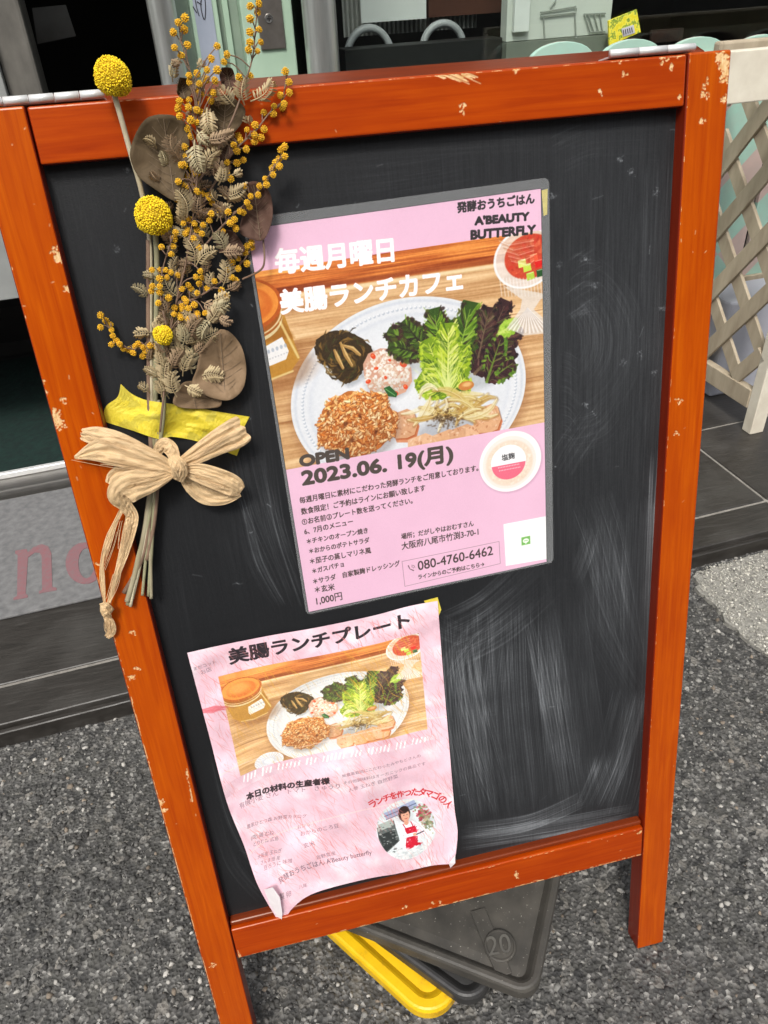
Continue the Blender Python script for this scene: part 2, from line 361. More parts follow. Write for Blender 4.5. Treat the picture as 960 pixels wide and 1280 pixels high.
    for k, (x, y) in enumerate([(430, 500), (500, 590), (590, 575), (655, 555), (715, 545), (745, 480)]):
        p = QZ([(x, y)])[0]; P = [p + v for v in ((-50, -30), (20, -44), (44, -30), (56, 20), (40, 58), (10, 66), (-34, 60), (-54, 20))]
        c.poly([v + (4, 6) for v in P], (96, 58, 40), .8, 6); c.poly(P, [(206, 160, 128), (226, 180, 148), (216, 168, 134)][k % 3])
        c.poly([P[3], P[4], P[5], P[6], P[6] + (4, 16), P[5] + (4, 18), P[4] + (6, 16), P[3] + (6, 10)], (196, 108, 62), .7)
        for _ in range(26): c.ell(p[0] + r.uniform(-40, 40), p[1] + r.uniform(-34, 50), r.uniform(2, 9), r.uniform(1.5, 4), [(238, 204, 172), (186, 130, 98), (160, 100, 66), (244, 218, 196)][r.integers(4)], r.uniform(0, 3), .55, 3)
    for k in range(26):
        ct = QZ([(r.uniform(480, 740), r.uniform(385, 500))])[0]; a = r.uniform(-1, .8); ln = r.uniform(70, 170); d = np.array((math.cos(a), math.sin(a))); nn = np.array((-d[1], d[0])) * r.uniform(-30, 34)
        P = spline([ct - d * ln / 2, ct - d * ln * .2 + nn, ct + d * ln * .25 + nn, ct + d * ln / 2], 9)
        cc = [(222, 204, 146), (236, 222, 176), (200, 176, 112), (244, 236, 204), (184, 152, 90)][r.integers(5)]
        c.stroke(P + (1.5, 3), r.uniform(9, 18), (130, 96, 52), .4, 5); c.stroke(P, np.interp(range(9), (0, 4, 8), (5, r.uniform(16, 34), 5)), cc, .72, 3); c.stroke(P + (0, 5), 1.8, (168, 130, 78), .5, 2)
        c.stroke(P + (-1, -1), 1.6, (255, 250, 228), .55, 2)
    for k in range(150): p = QZ([(r.normal(590, 26), r.normal(490, 18))])[0]; c.ell(*p, r.uniform(1.5, 6), r.uniform(1.5, 5), (78, 58, 34), 0, .5, 3)
    p = QZ([(668, 366)])[0]; c.ell(*p, 30, 17, (190, 128, 76)); c.ell(p[0] + 3, p[1] - 4, 17, 8, (232, 186, 136), 0, .9, 5)
    # brown rice mound
    q = Q(446, 530); c.ell(q[0] + 8, q[1] + 26, 150, 124, (120, 112, 110), 0, .5, 26)
    c.poly([q + (146 * math.cos(a) * (1 + .06 * math.sin(5 * a)), 118 * math.sin(a) * (1 + .07 * math.sin(7 * a + 1))) for a in np.linspace(0, 6.28, 60)], (176, 112, 62))
    pts = []
    for k in range(1250):
        a = r.uniform(0, 6.28); d = math.sqrt(r.uniform(0, 1)) * (1 + .07 * math.sin(5 * a) + .05 * math.sin(9 * a + 2) + r.normal(0, .02)); pts.append((math.sin(a) * d, math.cos(a) * d))
    for v, u in pts:
        p = q + (u * 146, v * 120); t = r.uniform(0, 3.14); sh = .82 + .3 * (1 - (u * .3 + v + 1) / 2) + r.uniform(-.16, .12)
        cc = np.array([(224, 160, 104), (238, 188, 136), (206, 136, 80), (248, 214, 170), (190, 116, 60)][r.integers(5)]) * sh
        d = np.array((math.cos(t), math.sin(t))) * r.uniform(5.5, 9.5)
        c.stroke([p - d + (1, 3), p + d + (1, 3)], 7, (118, 62, 26), .5, 3); c.stroke([p - d, p, p + d], [4.5, 8.5, 4.5], np.clip(cc, 0, 252), .95, 1.8)
        if r.random() < .45: c.stroke([p - d * .4 + (-1, -1.5), p + d * .3 + (-1, -1.5)], 2, (255, 236, 205), .75, 1.5)
    for x, y in ((150, 470), (215, 510), (270, 480), (240, 570), (330, 540)):
        p = QZ([(x, y)])[0]; c.ell(p[0], p[1], r.uniform(8, 14), r.uniform(5, 8), (70, 34, 16), r.uniform(0, 3), .6, 6)
    # gazpacho in a cut glass (right)
    def Z(L): return QZ(L, 300, 220, 2.4)
    rim = Z([(840, 240)])[0]; c.ell(rim[0] + 20, rim[1] + 10, 118, 100, (236, 226, 222), -.1, .75, 3); c.ell(rim[0] + 20, rim[1] + 10, 118, 100, (250, 250, 250), -.1, .9, 3, .93)
    c.ell(rim[0] + 34, rim[1] + 6, 92, 74, (186, 74, 50), -.1, .95, 4)
    for k in range(90):
        a = r.uniform(0, 6.28); d = math.sqrt(r.uniform(0, 1)); c.ell(rim[0] + 34 + math.cos(a) * d * 84, rim[1] + 8 + math.sin(a) * d * 66, r.uniform(3, 12), r.uniform(3, 8), [(206, 92, 64), (160, 52, 36), (222, 128, 96), (196, 60, 44)][r.integers(4)], r.uniform(0, 3), .6, 3)
    for x, y, cc in ((860, 275, (190, 214, 92)), (845, 262, (222, 232, 130)), (895, 262, (206, 40, 34)), (900, 290, (44, 84, 46)), (880, 245, (226, 100, 70)), (870, 300, (170, 196, 80))):
        p = Z([(x, y)])[0]; c.poly([p + v for v in ((-15, -11), (13, -15), (17, 10), (-12, 14))], cc); c.stroke([p + (-11, -9), p + (11, -12)], 3, (255, 255, 220), .5, 2)
    for k in range(16): a = Z([(780 + k * 10, 350)])[0]; c.stroke([a + (0, -50), a + (6, 12)], 3, (255, 255, 255), .5, 3)
    st = Z([(865, 365)])[0]; c.poly(Z([(790, 330), (900, 350), (930, 360), (940, 350), (900, 370), (880, 400), (925, 440), (925, 470), (850, 478), (800, 455), (840, 400), (845, 370)]), (228, 222, 216), .7, 3)
    for k in range(22): a = Z([(862, 395)])[0]; e = Z([(800 + k * 6.2, 470 - abs(k - 11) * .8)])[0]; c.stroke([a, e], [2, 4], (255, 255, 255) if k % 2 else (176, 160, 150), .6, 2)
    for k in range(14):
        y = 190 + k * 5; c.stroke(Z([(775 + k * 3, y), (800 + k * 5, y + 12), (880, y - 2)]), 4, [(196, 150, 120), (240, 226, 214), (160, 100, 70)][k % 3], .4, 3)
    # jar with amber lid (left)
    lid = Z([(70, 385)])[0]; bot = Z([(112, 520)])[0]
    lid = lid + (-66, -6); bot = bot + (-46, 0)
    c.ell(bot[0] + 20, bot[1] + 64, 150, 76, (120, 76, 40), 0, .45, 30)
    c.poly([lid + (-125, 30), lid + (125, 30), bot + (118, 40), bot + (80, 80), bot + (0, 96), bot + (-90, 80), bot + (-124, 40)], (176, 132, 62), .95)
    c.poly([lid + (-118, 60), lid + (118, 60), bot + (110, -30), bot + (-110, -30)], (134, 88, 34), .6, 12)
    c.ell(lid[0], lid[1] + 46, 122, 82, (214, 196, 156)); c.ell(lid[0], lid[1] + 34, 124, 82, (150, 92, 36)); c.ell(lid[0], lid[1] + 26, 124, 82, (240, 226, 196), 0, .8, 3, .95)
    c.ell(*lid, 128, 86, (168, 90, 34)); c.ell(lid[0], lid[1] - 2, 116, 76, (222, 140, 70)); c.ell(lid[0] + 4, lid[1] + 2, 92, 58, (198, 112, 48), 0, 1, 6); c.ell(lid[0] - 12, lid[1] - 10, 70, 40, (224, 150, 84), 0, .8, 24)
    lb = Z([(75, 520), (148, 478), (168, 520), (160, 545), (88, 575), (78, 560)]); lb = [p + (-26, 0) for p in lb]; c.poly(lb, (240, 238, 236))
    for k in range(6): a = lb[0] * .8 + lb[2] * .2 + (k * 15, 8 - k * 3); c.ell(*a, 5, 7, (150, 160, 175), 0, .7, 2)
    for k in range(8): a = lb[0] * .8 + lb[2] * .2 + (k * 10 + 6, 32 - k * 2); c.ell(*a, 3, 2.5, (170, 170, 175), 0, .7, 2)
    c.stroke([bot + (-80, 84), bot + (0, 98), bot + (86, 80)], 7, (232, 206, 150), .8, 4); c.stroke([lid + (112, 70), bot + (112, 36)], 8, (240, 220, 170), .7, 5)
    nz = fbm(CWd, CHt, 7, 3, 9)[..., None]; c.a += (nz - .5) * 16; c.a = (np.roll(c.a, 1, 0) + np.roll(c.a, 1, 1) + 2 * c.a) / 4; gm_ = c.a.mean(2, keepdims=True); c.a = gm_ + (c.a - gm_) * 1.12; c.a = np.clip(c.a, 0, 255) / 255; c.a = 255 * (c.a + .30 * (c.a - .5) * c.a * (1 - c.a) * 4 * .8)
    return c
SMALL = [('無農薬栽培にこだわったみやもとさんの', (428, 972), (526, 946)), ('その他調味料はオーガニックの商品です', (430, 981), (532, 956)), ('人参 玉ねぎ 自然野菜', (436, 990), (498, 972)), ('有機小麦 さん\u3000トマト\u3000きゅうり', (300, 1011), (425, 985)), ('農家ひとつ森 お野菜カタログ', (309, 1036), (383, 1022)), ('(肉) 鶏 むね', (314, 1050), (342, 1043)), ('とりむね 広島', (317, 1058), (348, 1050)), ('おから', (372, 1036), (388, 1032)), ('おからのころ豆', (376, 1045), (424, 1034)), ('大阪産 玉ねぎ', (322, 1074), (352, 1065)), ('さんま畑 産', (326, 1081), (350, 1074)), ('玄米', (380, 1060), (394, 1056)), ('豆ろうに 味噌', (330, 1088), (365, 1078)), ('吉野農産', (396, 1074), (420, 1068)), ('八尾', (374, 1111), (384, 1108)), ('製 卵', (350, 1125), (364, 1120))]
STR = [q[0] for q in SMALL] + ['発酵おうちごはん', "A'BEAUTY", 'BUTTERFLY', '毎週月曜日', '美腸ランチカフェ', 'OPEN', '2023.06.', '19(月)',
       '毎週月曜日に素材にこだわった発酵ランチをご用意しております。', '数食限定！ご予約はラインにお願い致します', '①お名前②プレート数を送ってください。', '6、7月のメニュー',
       '＊チキンのオープン焼き', '＊おからのポテトサラダ', '＊茄子の蒸しマリネ風', '＊ガスパチョ', '＊サラダ　自家製麹ドレッシング', '＊玄米', '1,000円', '場所；だがしやはおむすさん',
       '大阪府八尾市竹渕3-70-1', '080-4760-6462', 'ラインからのご予約はこちら→', '塩麹', '美腸ランチプレート', '本日の材料の生産者様', "発酵おうちごはん A'Beauty butterfly", 'まだコット', 'お店', '20', 'n', 'o'] + list('ランチを作ったタマゴの人')
G = glyphs(sorted(set(STR)))
PIC = food()
def poster():
    c = Cv(SW, SH, (231, 187, 211)); r = np.random.default_rng(5)
    c.a += (fbm(SW, SH, 200, 3, 4)[..., None] - .5) * 10
    tl, tr, br, bl = T(315, 304), T(678, 292), T(684, 541), T(353, 574)
    y0, y1 = int(tl[1] * .5 + tr[1] * .5), int(br[1] * .5 + bl[1] * .5)
    y0 = max(y0, OY + 1); c.a[y0:y1] = PIC.a[y0 - OY:y1 - OY, -OX:-OX + SW]
    c.a[y0:y1] = c.a[y0:y1] * .91 + 8
    ink = (62, 50, 46)
    def tx(t, p0, p1, color=ink, bold=0, hs=1.0, **k): draw_text(c, G, t, along(G, t, T(*p0), T(*p1), hs), color, bold, **k)
    tx('発酵おうちごはん', (572, 265), (668, 253), (48, 44, 46), 1.8); tx("A'BEAUTY", (594, 281), (661, 275), (48, 44, 46), 2.8, .8); tx('BUTTERFLY', (589, 299), (669, 292), (48, 44, 46), 2.6, .85)
    W = (255, 255, 255)
    tx('毎週月曜日', (346, 340), (492, 324), W, 2.2, 1.0, outline=1.6, ocol=(250, 226, 226)); tx('美腸ランチカフェ', (352, 390), (578, 360), W, 2.4, 1.0, outline=1.6, ocol=(250, 226, 226))
    D = (76, 68, 62)
    tx('OPEN', (376, 583), (436, 573), D, 4, .78); tx('2023.06.', (379, 606), (483, 589), D, 4, .78); tx('19(月)', (499, 586), (566, 575), D, 3.8, .85)
    for t, a, b in (('毎週月曜日に素材にこだわった発酵ランチをご用意しております。', (375, 629), (598, 588)), ('数食限定！ご予約はラインにお願い致します', (377, 643), (532, 613)),
                    ('①お名前②プレート数を送ってください。', (378, 656), (516, 629)), ('6、7月のメニュー', (381, 668), (441.5, 655)), ('＊チキンのオープン焼き', (384, 680), (460, 666)),
                    ('＊おからのポテトサラダ', (387, 692), (462, 678)), ('＊茄子の蒸しマリネ風', (388, 705), (464, 691)), ('＊ガスパチョ', (391, 717), (430, 708)),
                    ('＊サラダ　自家製麹ドレッシング', (392, 730), (500, 707)), ('＊玄米', (394, 741), (418.5, 737)), ('1,000円', (396, 755.6), (428, 749)),
                    ('場所；だがしやはおむすさん', (502, 674), (592, 657)), ('大阪府八尾市竹渕3-70-1', (502.5, 687), (598, 668)), ('ラインからのご予約はこちら→', (523, 724), (605, 707))):
        tx(t, a, b, ink, .8, 1.15)
    tx('080-4760-6462', (523, 713), (616, 693), ink, .8, 1.1)
    P = [T(*q) for q in ((502.5, 702), (623.5, 676.5), (625, 704), (506, 733))]; c.stroke(P + P[:1], 2, (150, 116, 130), .9)
    q = T(514, 710); c.stroke([q + (-11, -12), q + (-6, 3), q + (8, 13)], [5, 3, 5], (120, 90, 100)); c.stroke([q + (2, -12), q + (12, -8), q + (15, 2)], 2, (120, 90, 100)); c.stroke([q + (1, -5), q + (7, -3), q + (9, 3)], 2, (120, 90, 100))
    # white square where the code was, with its green mark
    c.poly([T(*q) for q in ((629, 655), (682, 645), (686, 698), (632, 707))], (250, 250, 250))
    q = T(657, 675.5); c.poly([q + v for v in ((-19, -18), (19, -18), (19, 18), (-19, 18))], (118, 184, 92), 1, 3); c.ell(*q, 13, 10, (245, 250, 240)); c.poly([q + (-3, 8), q + (5, 8), q + (-1, 16)], (245, 250, 240)); c.stroke([q + (-7, 0), q + (7, 0)], 3, (118, 184, 92), .8)
    # round tub
    q = T(638, 577); rx = np.linalg.norm(T(677, 572) - T(600, 583)) / 2; c.ell(q[0] + 3, q[1] + 6, rx * 1.02, rx * .98, (196, 150, 176), 0, .6, 10)
    c.ell(*q, rx, rx * .97, (246, 243, 241)); c.ell(q[0] - 4, q[1] + 3, rx * .86, rx * .84, (238, 230, 222), 0, 1, 3); c.ell(q[0] - 4, q[1] + 5, rx * .76, rx * .73, (232, 214, 194), 0, 1, 8)
    for k in range(200): a = r.uniform(0, 6.28); d = rx * .72 * math.sqrt(r.uniform(.3, 1)); c.ell(q[0] - 4 + d * math.cos(a), q[1] + 5 + d * .96 * math.sin(a), r.uniform(2, 6), r.uniform(2, 5), [(240, 226, 208), (224, 202, 178), (246, 238, 226)][r.integers(3)], 0, .5, 3)
    k = q + (-8, 0); c.ell(*k, rx * .57, rx * .55, (243, 243, 244)); a = np.linspace(0.05, math.pi - .05, 30)
    c.poly([k + (rx * .55 * math.cos(t), 5 + rx * .52 * math.sin(t)) for t in a], (232, 108, 132))
    draw_text(c, G, '塩麹', along(G, '塩麹', k + (-26, -10), k + (26, -12)), (60, 60, 62), .8)
    for j in (0, 1):
        for m in range(14): c.ell(k[0] - 42 + m * 6.4 + j * 4, k[1] + 16 + j * 13, 1.9, 2.4, (255, 224, 230), 0, .9, 1.2)
    c.stroke([q + (rx * .93 * math.cos(t), rx * .9 * math.sin(t)) for t in np.linspace(-1.2, 1.2, 20)], 5, (255, 255, 255), .9, 3)
    c.a += (fbm(SW, SH, 3, 2, 8)[..., None] - .5) * 6
    c.a = 255 * np.clip(c.a / 255, 0, 1) ** .97
    return c
# lower sheet: its outline as measured, a Coons patch in board coordinates
SHT = dict(top=[(234, 816), (279, 806), (340, 794), (398, 784), (465, 770), (510, 758), (547, 751)], right=[(547, 751), (554, 843), (562, 938), (568, 1009), (572, 1042), (568, 1080)],
           left=[(234, 816), (260, 914), (283, 1001), (305, 1057), (323, 1108), (352, 1158)], bottom=[(352, 1158), (366, 1135), (394, 1116), (457, 1099), (497, 1092), (540, 1082), (568, 1080)])
NS, NT = 61, 81
def arc(P, n):
    Q = spline(P, 400); d = np.r_[0, np.cumsum(np.linalg.norm(np.diff(Q, axis=0), axis=1))]; t = np.linspace(0, d[-1], n); return np.c_[np.interp(t, d, Q[:, 0]), np.interp(t, d, Q[:, 1])]
def coons(D, ns, nt_):
    t_, b_, l_, r_ = arc(D['top'], ns), arc(D['bottom'], ns), arc(D['left'], nt_), arc(D['right'], nt_)
    s = np.linspace(0, 1, ns)[None, :, None]; t = np.linspace(0, 1, nt_)[:, None, None]
    return (1 - t) * t_[None] + t * b_[None] + (1 - s) * l_[:, None] + s * r_[:, None] - ((1 - s) * (1 - t) * t_[0] + s * (1 - t) * t_[-1] + (1 - s) * t * b_[0] + s * t * b_[-1])
SG = coons(SHT, NS, NT)
def ST(px, py):                                              # photo point -> canvas of the lower sheet
    d = np.hypot(SG[..., 0] - px, SG[..., 1] - py); j, i = np.unravel_index(d.argmin(), d.shape); j, i = min(max(j, 1), NT - 2), min(max(i, 1), NS - 2)
    gs = (SG[j, i + 1] - SG[j, i - 1]) / 2; gt = (SG[j + 1, i] - SG[j - 1, i]) / 2; q = np.linalg.solve(np.array([gs, gt]).T, np.array([px, py]) - SG[j, i])
    return np.array([(i + q[0]) / (NS - 1) * SW, (j + q[1]) / (NT - 1) * SH])
def sheet():
    c = Cv(SW, SH, (238, 206, 217)); r = np.random.default_rng(6)
    c.a += (fbm(SW, SH, 160, 4, 14)[..., None] - .5) * 44; c.a += np.clip(fbm(SW, SH, 90, 5, 15)[..., None] - .5, 0, 1) * np.array((20, 70, 55))
    # food picture, mapped by matching points of the two prints (upper print -> lower sheet)
    src = [(363, 512), (657, 478), (535, 369), (330, 375), (650, 320), (446, 527), (484, 466), (430, 444)]
    dst = [(337, 908), (507, 880), (436, 835), (309, 862), (504, 808), (382, 916), (404, 884), (372, 877)]
    S_ = np.array([T(*q) - (OX, OY) for q in src]); D_ = np.array([ST(*q) for q in dst])
    A = np.linalg.lstsq(np.c_[D_, np.ones(len(D_))], S_, rcond=None)[0]
    q = [ST(*p) for p in ((272.6, 846), (523, 791.5), (535, 912), (301, 969.6))]; x0, x1 = int((q[0][0] + q[3][0]) / 2), int((q[1][0] + q[2][0]) / 2); y0, y1 = int((q[0][1] + q[1][1]) / 2), int((q[2][1] + q[3][1]) / 2)
    yy, xx = np.mgrid[y0:y1, x0:x1]; P = np.c_[xx.ravel(), yy.ravel(), np.ones(xx.size)] @ A
    xi, yi = np.clip(P[:, 0].astype(int), 0, CWd - 2), np.clip(P[:, 1].astype(int), 0, CHt - 2)
    pic = (PIC.a[yi, xi] + PIC.a[yi + 1, xi + 1]).reshape(y1 - y0, x1 - x0, 3) / 2
    c.a[y0:y1, x0:x1] = pic * .74 + np.array((252, 240, 216)) * .26
    q = ST(336, 951); c.ell(q[0] + 4, q[1] + 8, 66, 46, (150, 110, 70), 0, .5, 14); c.ell(*q, 64, 44, (246, 246, 246))      # small fluted dish
    for k in range(26): a = 6.283 * k / 26; c.stroke([q + (22 * math.cos(a), 14 * math.sin(a)), q + (60 * math.cos(a), 40 * math.sin(a))], 3, (212, 212, 220), .8, 2)
    c.a[y1:y1 + 60] = c.a[y1 + 60:y1 + 120]
    def tx(t, p0, p1, color=(64, 54, 58), bold=0, hs=1.0, **k): draw_text(c, G, t, along(G, t, ST(*p0), ST(*p1), hs), color, bold, **k)
    tx('美腸ランチプレート', (288, 829), (512, 782), (58, 52, 58), 3.2, 1.05)
    tx('まだコット', (243, 838), (270, 829), (150, 130, 140), 0); tx('お店', (252, 843), (265, 838), (150, 130, 140), 0)
    tx('本日の材料の生産者様', (309, 1000), (412, 979), (66, 54, 60), 2.2)
    a, b = ST(305, 974), ST(531, 925)
    for k in range(46):
        if k % 11 in (4, 8): continue
        p = a + (b - a) * k / 45; c.stroke([p + (5, -16 + r.uniform(-4, 4)), p + (-4, 12 + r.uniform(-5, 5))], r.uniform(5, 8), (255, 252, 252), .9, 2)
    for t_, a, b in SMALL: tx(t_, a, b, (120, 92, 104), .2, 1.0, al=.7)
    tx("発酵おうちごはん A'Beauty butterfly", (350, 1105), (465, 1068), (118, 92, 104), .3, 1.2)
    P = arc([(465, 1010), (477.5, 1003), (504, 995), (524, 994), (542, 997.5), (556, 1006), (566, 1017)], 14)
    for k, ch in enumerate('ランチを作ったタマゴの人'): tx(ch, P[k], P[k + 1], (214, 58, 66), 1.4, 1.1)
    # round picture: cook in a red apron in a kitchen
    q = ST(508, 1037); rx = np.linalg.norm(ST(545, 1034) - ST(471, 1040)) / 2; ry = np.linalg.norm(ST(505, 999) - ST(511, 1074)) / 2
    k = Cv(400, 400, (226, 232, 234)); rr = np.random.default_rng(2)
    k.a += (fbm(400, 400, 60, 4, 3)[..., None] - .5) * 50
    k.poly([(70, 60), (280, 20), (300, 70), (80, 105)], (176, 188, 214)); k.stroke([(75, 82), (290, 45)], 7, (120, 130, 160)); k.stroke([(80, 105), (300, 70)], 5, (90, 100, 120), .7)
    k.poly([(10, 150), (130, 120), (140, 260), (30, 330), (0, 250)], (112, 120, 118)); k.poly([(5, 200), (120, 180), (128, 262), (30, 320)], (62, 68, 68)); k.poly([(20, 130), (120, 110), (124, 150), (10, 176)], (186, 196, 190))
    for _ in range(60): k.ell(rr.uniform(0, 150), rr.uniform(110, 330), rr.uniform(3, 12), rr.uniform(2, 6), [(150, 158, 155), (80, 86, 86), (210, 216, 214)][rr.integers(3)], 0, .7, 2)
    for _ in range(120): k.ell(rr.normal(330, 26), rr.normal(120, 24), rr.uniform(4, 13), rr.uniform(3, 9), [(196, 92, 104), (224, 140, 150), (150, 70, 80), (150, 170, 120)][rr.integers(4)], 0, .8, 2)
    for _ in range(60): k.ell(rr.normal(345, 20), rr.normal(190, 24), rr.uniform(4, 12), rr.uniform(3, 9), [(150, 158, 120), (196, 190, 160), (120, 130, 100)][rr.integers(3)], 0, .7, 2)
    k.poly([(165, 170), (200, 150), (250, 150), (300, 200), (318, 250), (300, 262), (270, 235), (262, 330), (160, 330), (150, 240)], (240, 240, 244)); k.ell(205, 95, 40, 52, (74, 54, 48)); k.ell(210, 108, 29, 38, (232, 186, 160)); k.ell(205, 68, 34, 24, (66, 48, 42), 0, 1, 2)
    for x in (200, 222): k.ell(x, 104, 3.5, 2.5, (70, 45, 40))
    k.stroke([(203, 126), (212, 130), (221, 125)], 4, (196, 80, 80)); k.poly([(196, 140), (222, 140), (226, 160), (210, 172), (192, 162)], (226, 178, 152))
    k.stroke([(185, 160), (200, 200)], 6, (206, 30, 60)); k.stroke([(240, 155), (250, 195)], 6, (206, 30, 60))
    k.poly([(190, 190), (262, 185), (268, 215), (262, 300), (300, 312), (180, 336), (176, 300), (192, 240)], (210, 34, 66))
    for _ in range(30): k.ell(rr.uniform(180, 280), rr.uniform(195, 325), rr.uniform(3, 8), rr.uniform(2, 5), [(240, 110, 130), (170, 16, 44), (250, 200, 205)][rr.integers(3)], 0, .7, 2)
    k.stroke([(170, 190), (190, 240), (250, 240)], 24, (244, 244, 248)); k.stroke([(290, 205), (300, 246), (250, 244)], 22, (238, 238, 244)); k.ell(250, 243, 14, 10, (230, 184, 158)); k.stroke([(262, 246), (312, 236)], 7, (60, 60, 70))
    for _ in range(90): k.ell(rr.uniform(30, 340), rr.uniform(325, 400), rr.uniform(6, 24), rr.uniform(4, 12), [(236, 240, 240), (206, 214, 216), (250, 252, 252)][rr.integers(3)], 0, .7, 3)
    X0, Y0 = int(q[0] - rx), int(q[1] - ry); yy, xx = np.mgrid[Y0:int(q[1] + ry), X0:int(q[0] + rx)]
    tile = k.a[np.clip(((yy - Y0) / (2 * ry) * 400).astype(int), 0, 399), np.clip(((xx - X0) / (2 * rx) * 400).astype(int), 0, 399)]
    full = np.zeros_like(c.a); full[yy, xx] = tile; c.ell(q[0], q[1], rx, ry, full)
    # wet, crackled ink: long thin streaks, pink on the paper and ochre over the picture
    A1 = np.zeros((SH, SW), np.float32)
    for k2 in range(3000):
        x, y = r.uniform(0, SW), r.uniform(0, SH); ln = r.uniform(20, 110) * (1.5 if r.random() < .2 else 1); a = math.radians(r.normal(66, 12)); n = int(ln / .7); t = np.linspace(0, 1, n); cv_ = r.normal(0, 10)
        splat(A1, x + math.cos(a) * ln * t + cv_ * t * (1 - t) * 2 + np.cumsum(r.normal(0, .25, n)), y + math.sin(a) * ln * t, .75 * np.sin(math.pi * t) * r.uniform(.15, 1) ** 1.3)
    A1 = np.clip(A1, 0, 1)
    A1 = (A1 + np.roll(A1, 1, 1) + np.roll(A1, 1, 0)) / 2.0
    dens = np.clip(fbm(SW, SH, 200, 3, 21) * 2 - .45, .1, 1); A1 = np.clip(A1 * dens * 1.5, 0, .9)[..., None]
    ink2 = np.ones_like(c.a) * np.array((226, 142, 138), np.float32); ink2[y0:y1, x0:x1] = (226, 176, 84)
    c.a = c.a * (1 - A1 * .95) + ink2 * A1 * .95
    p0, p1 = ST(252, 888), ST(285, 884)
    for _ in range(16): o = r.normal(0, 9, 2); c.stroke([p0 + o - (20, 0), (p0 + p1) / 2 + r.normal(0, 8, 2), p1 + o], [2, 7, 1], (222, 120, 130), .4, 5)
    p0, p1 = ST(420, 776), ST(470, 764)
    for _ in range(8): o = r.normal(0, 8, 2); c.stroke([p0 + o, p1 + o], 5, (232, 150, 160), .35, 6)
    for y in (0.437, .73): c.stroke([(0, SH * y), (300, SH * y + 8), (700, SH * y - 6), (SW, SH * y + 3)], 5, (252, 232, 220), .5, 4)
    c.a += (fbm(SW, SH, 3, 2, 18)[..., None] - .5) * 10
    c.a = 255 * np.clip(c.a / 255, 0, 1) ** 1.22
    return c
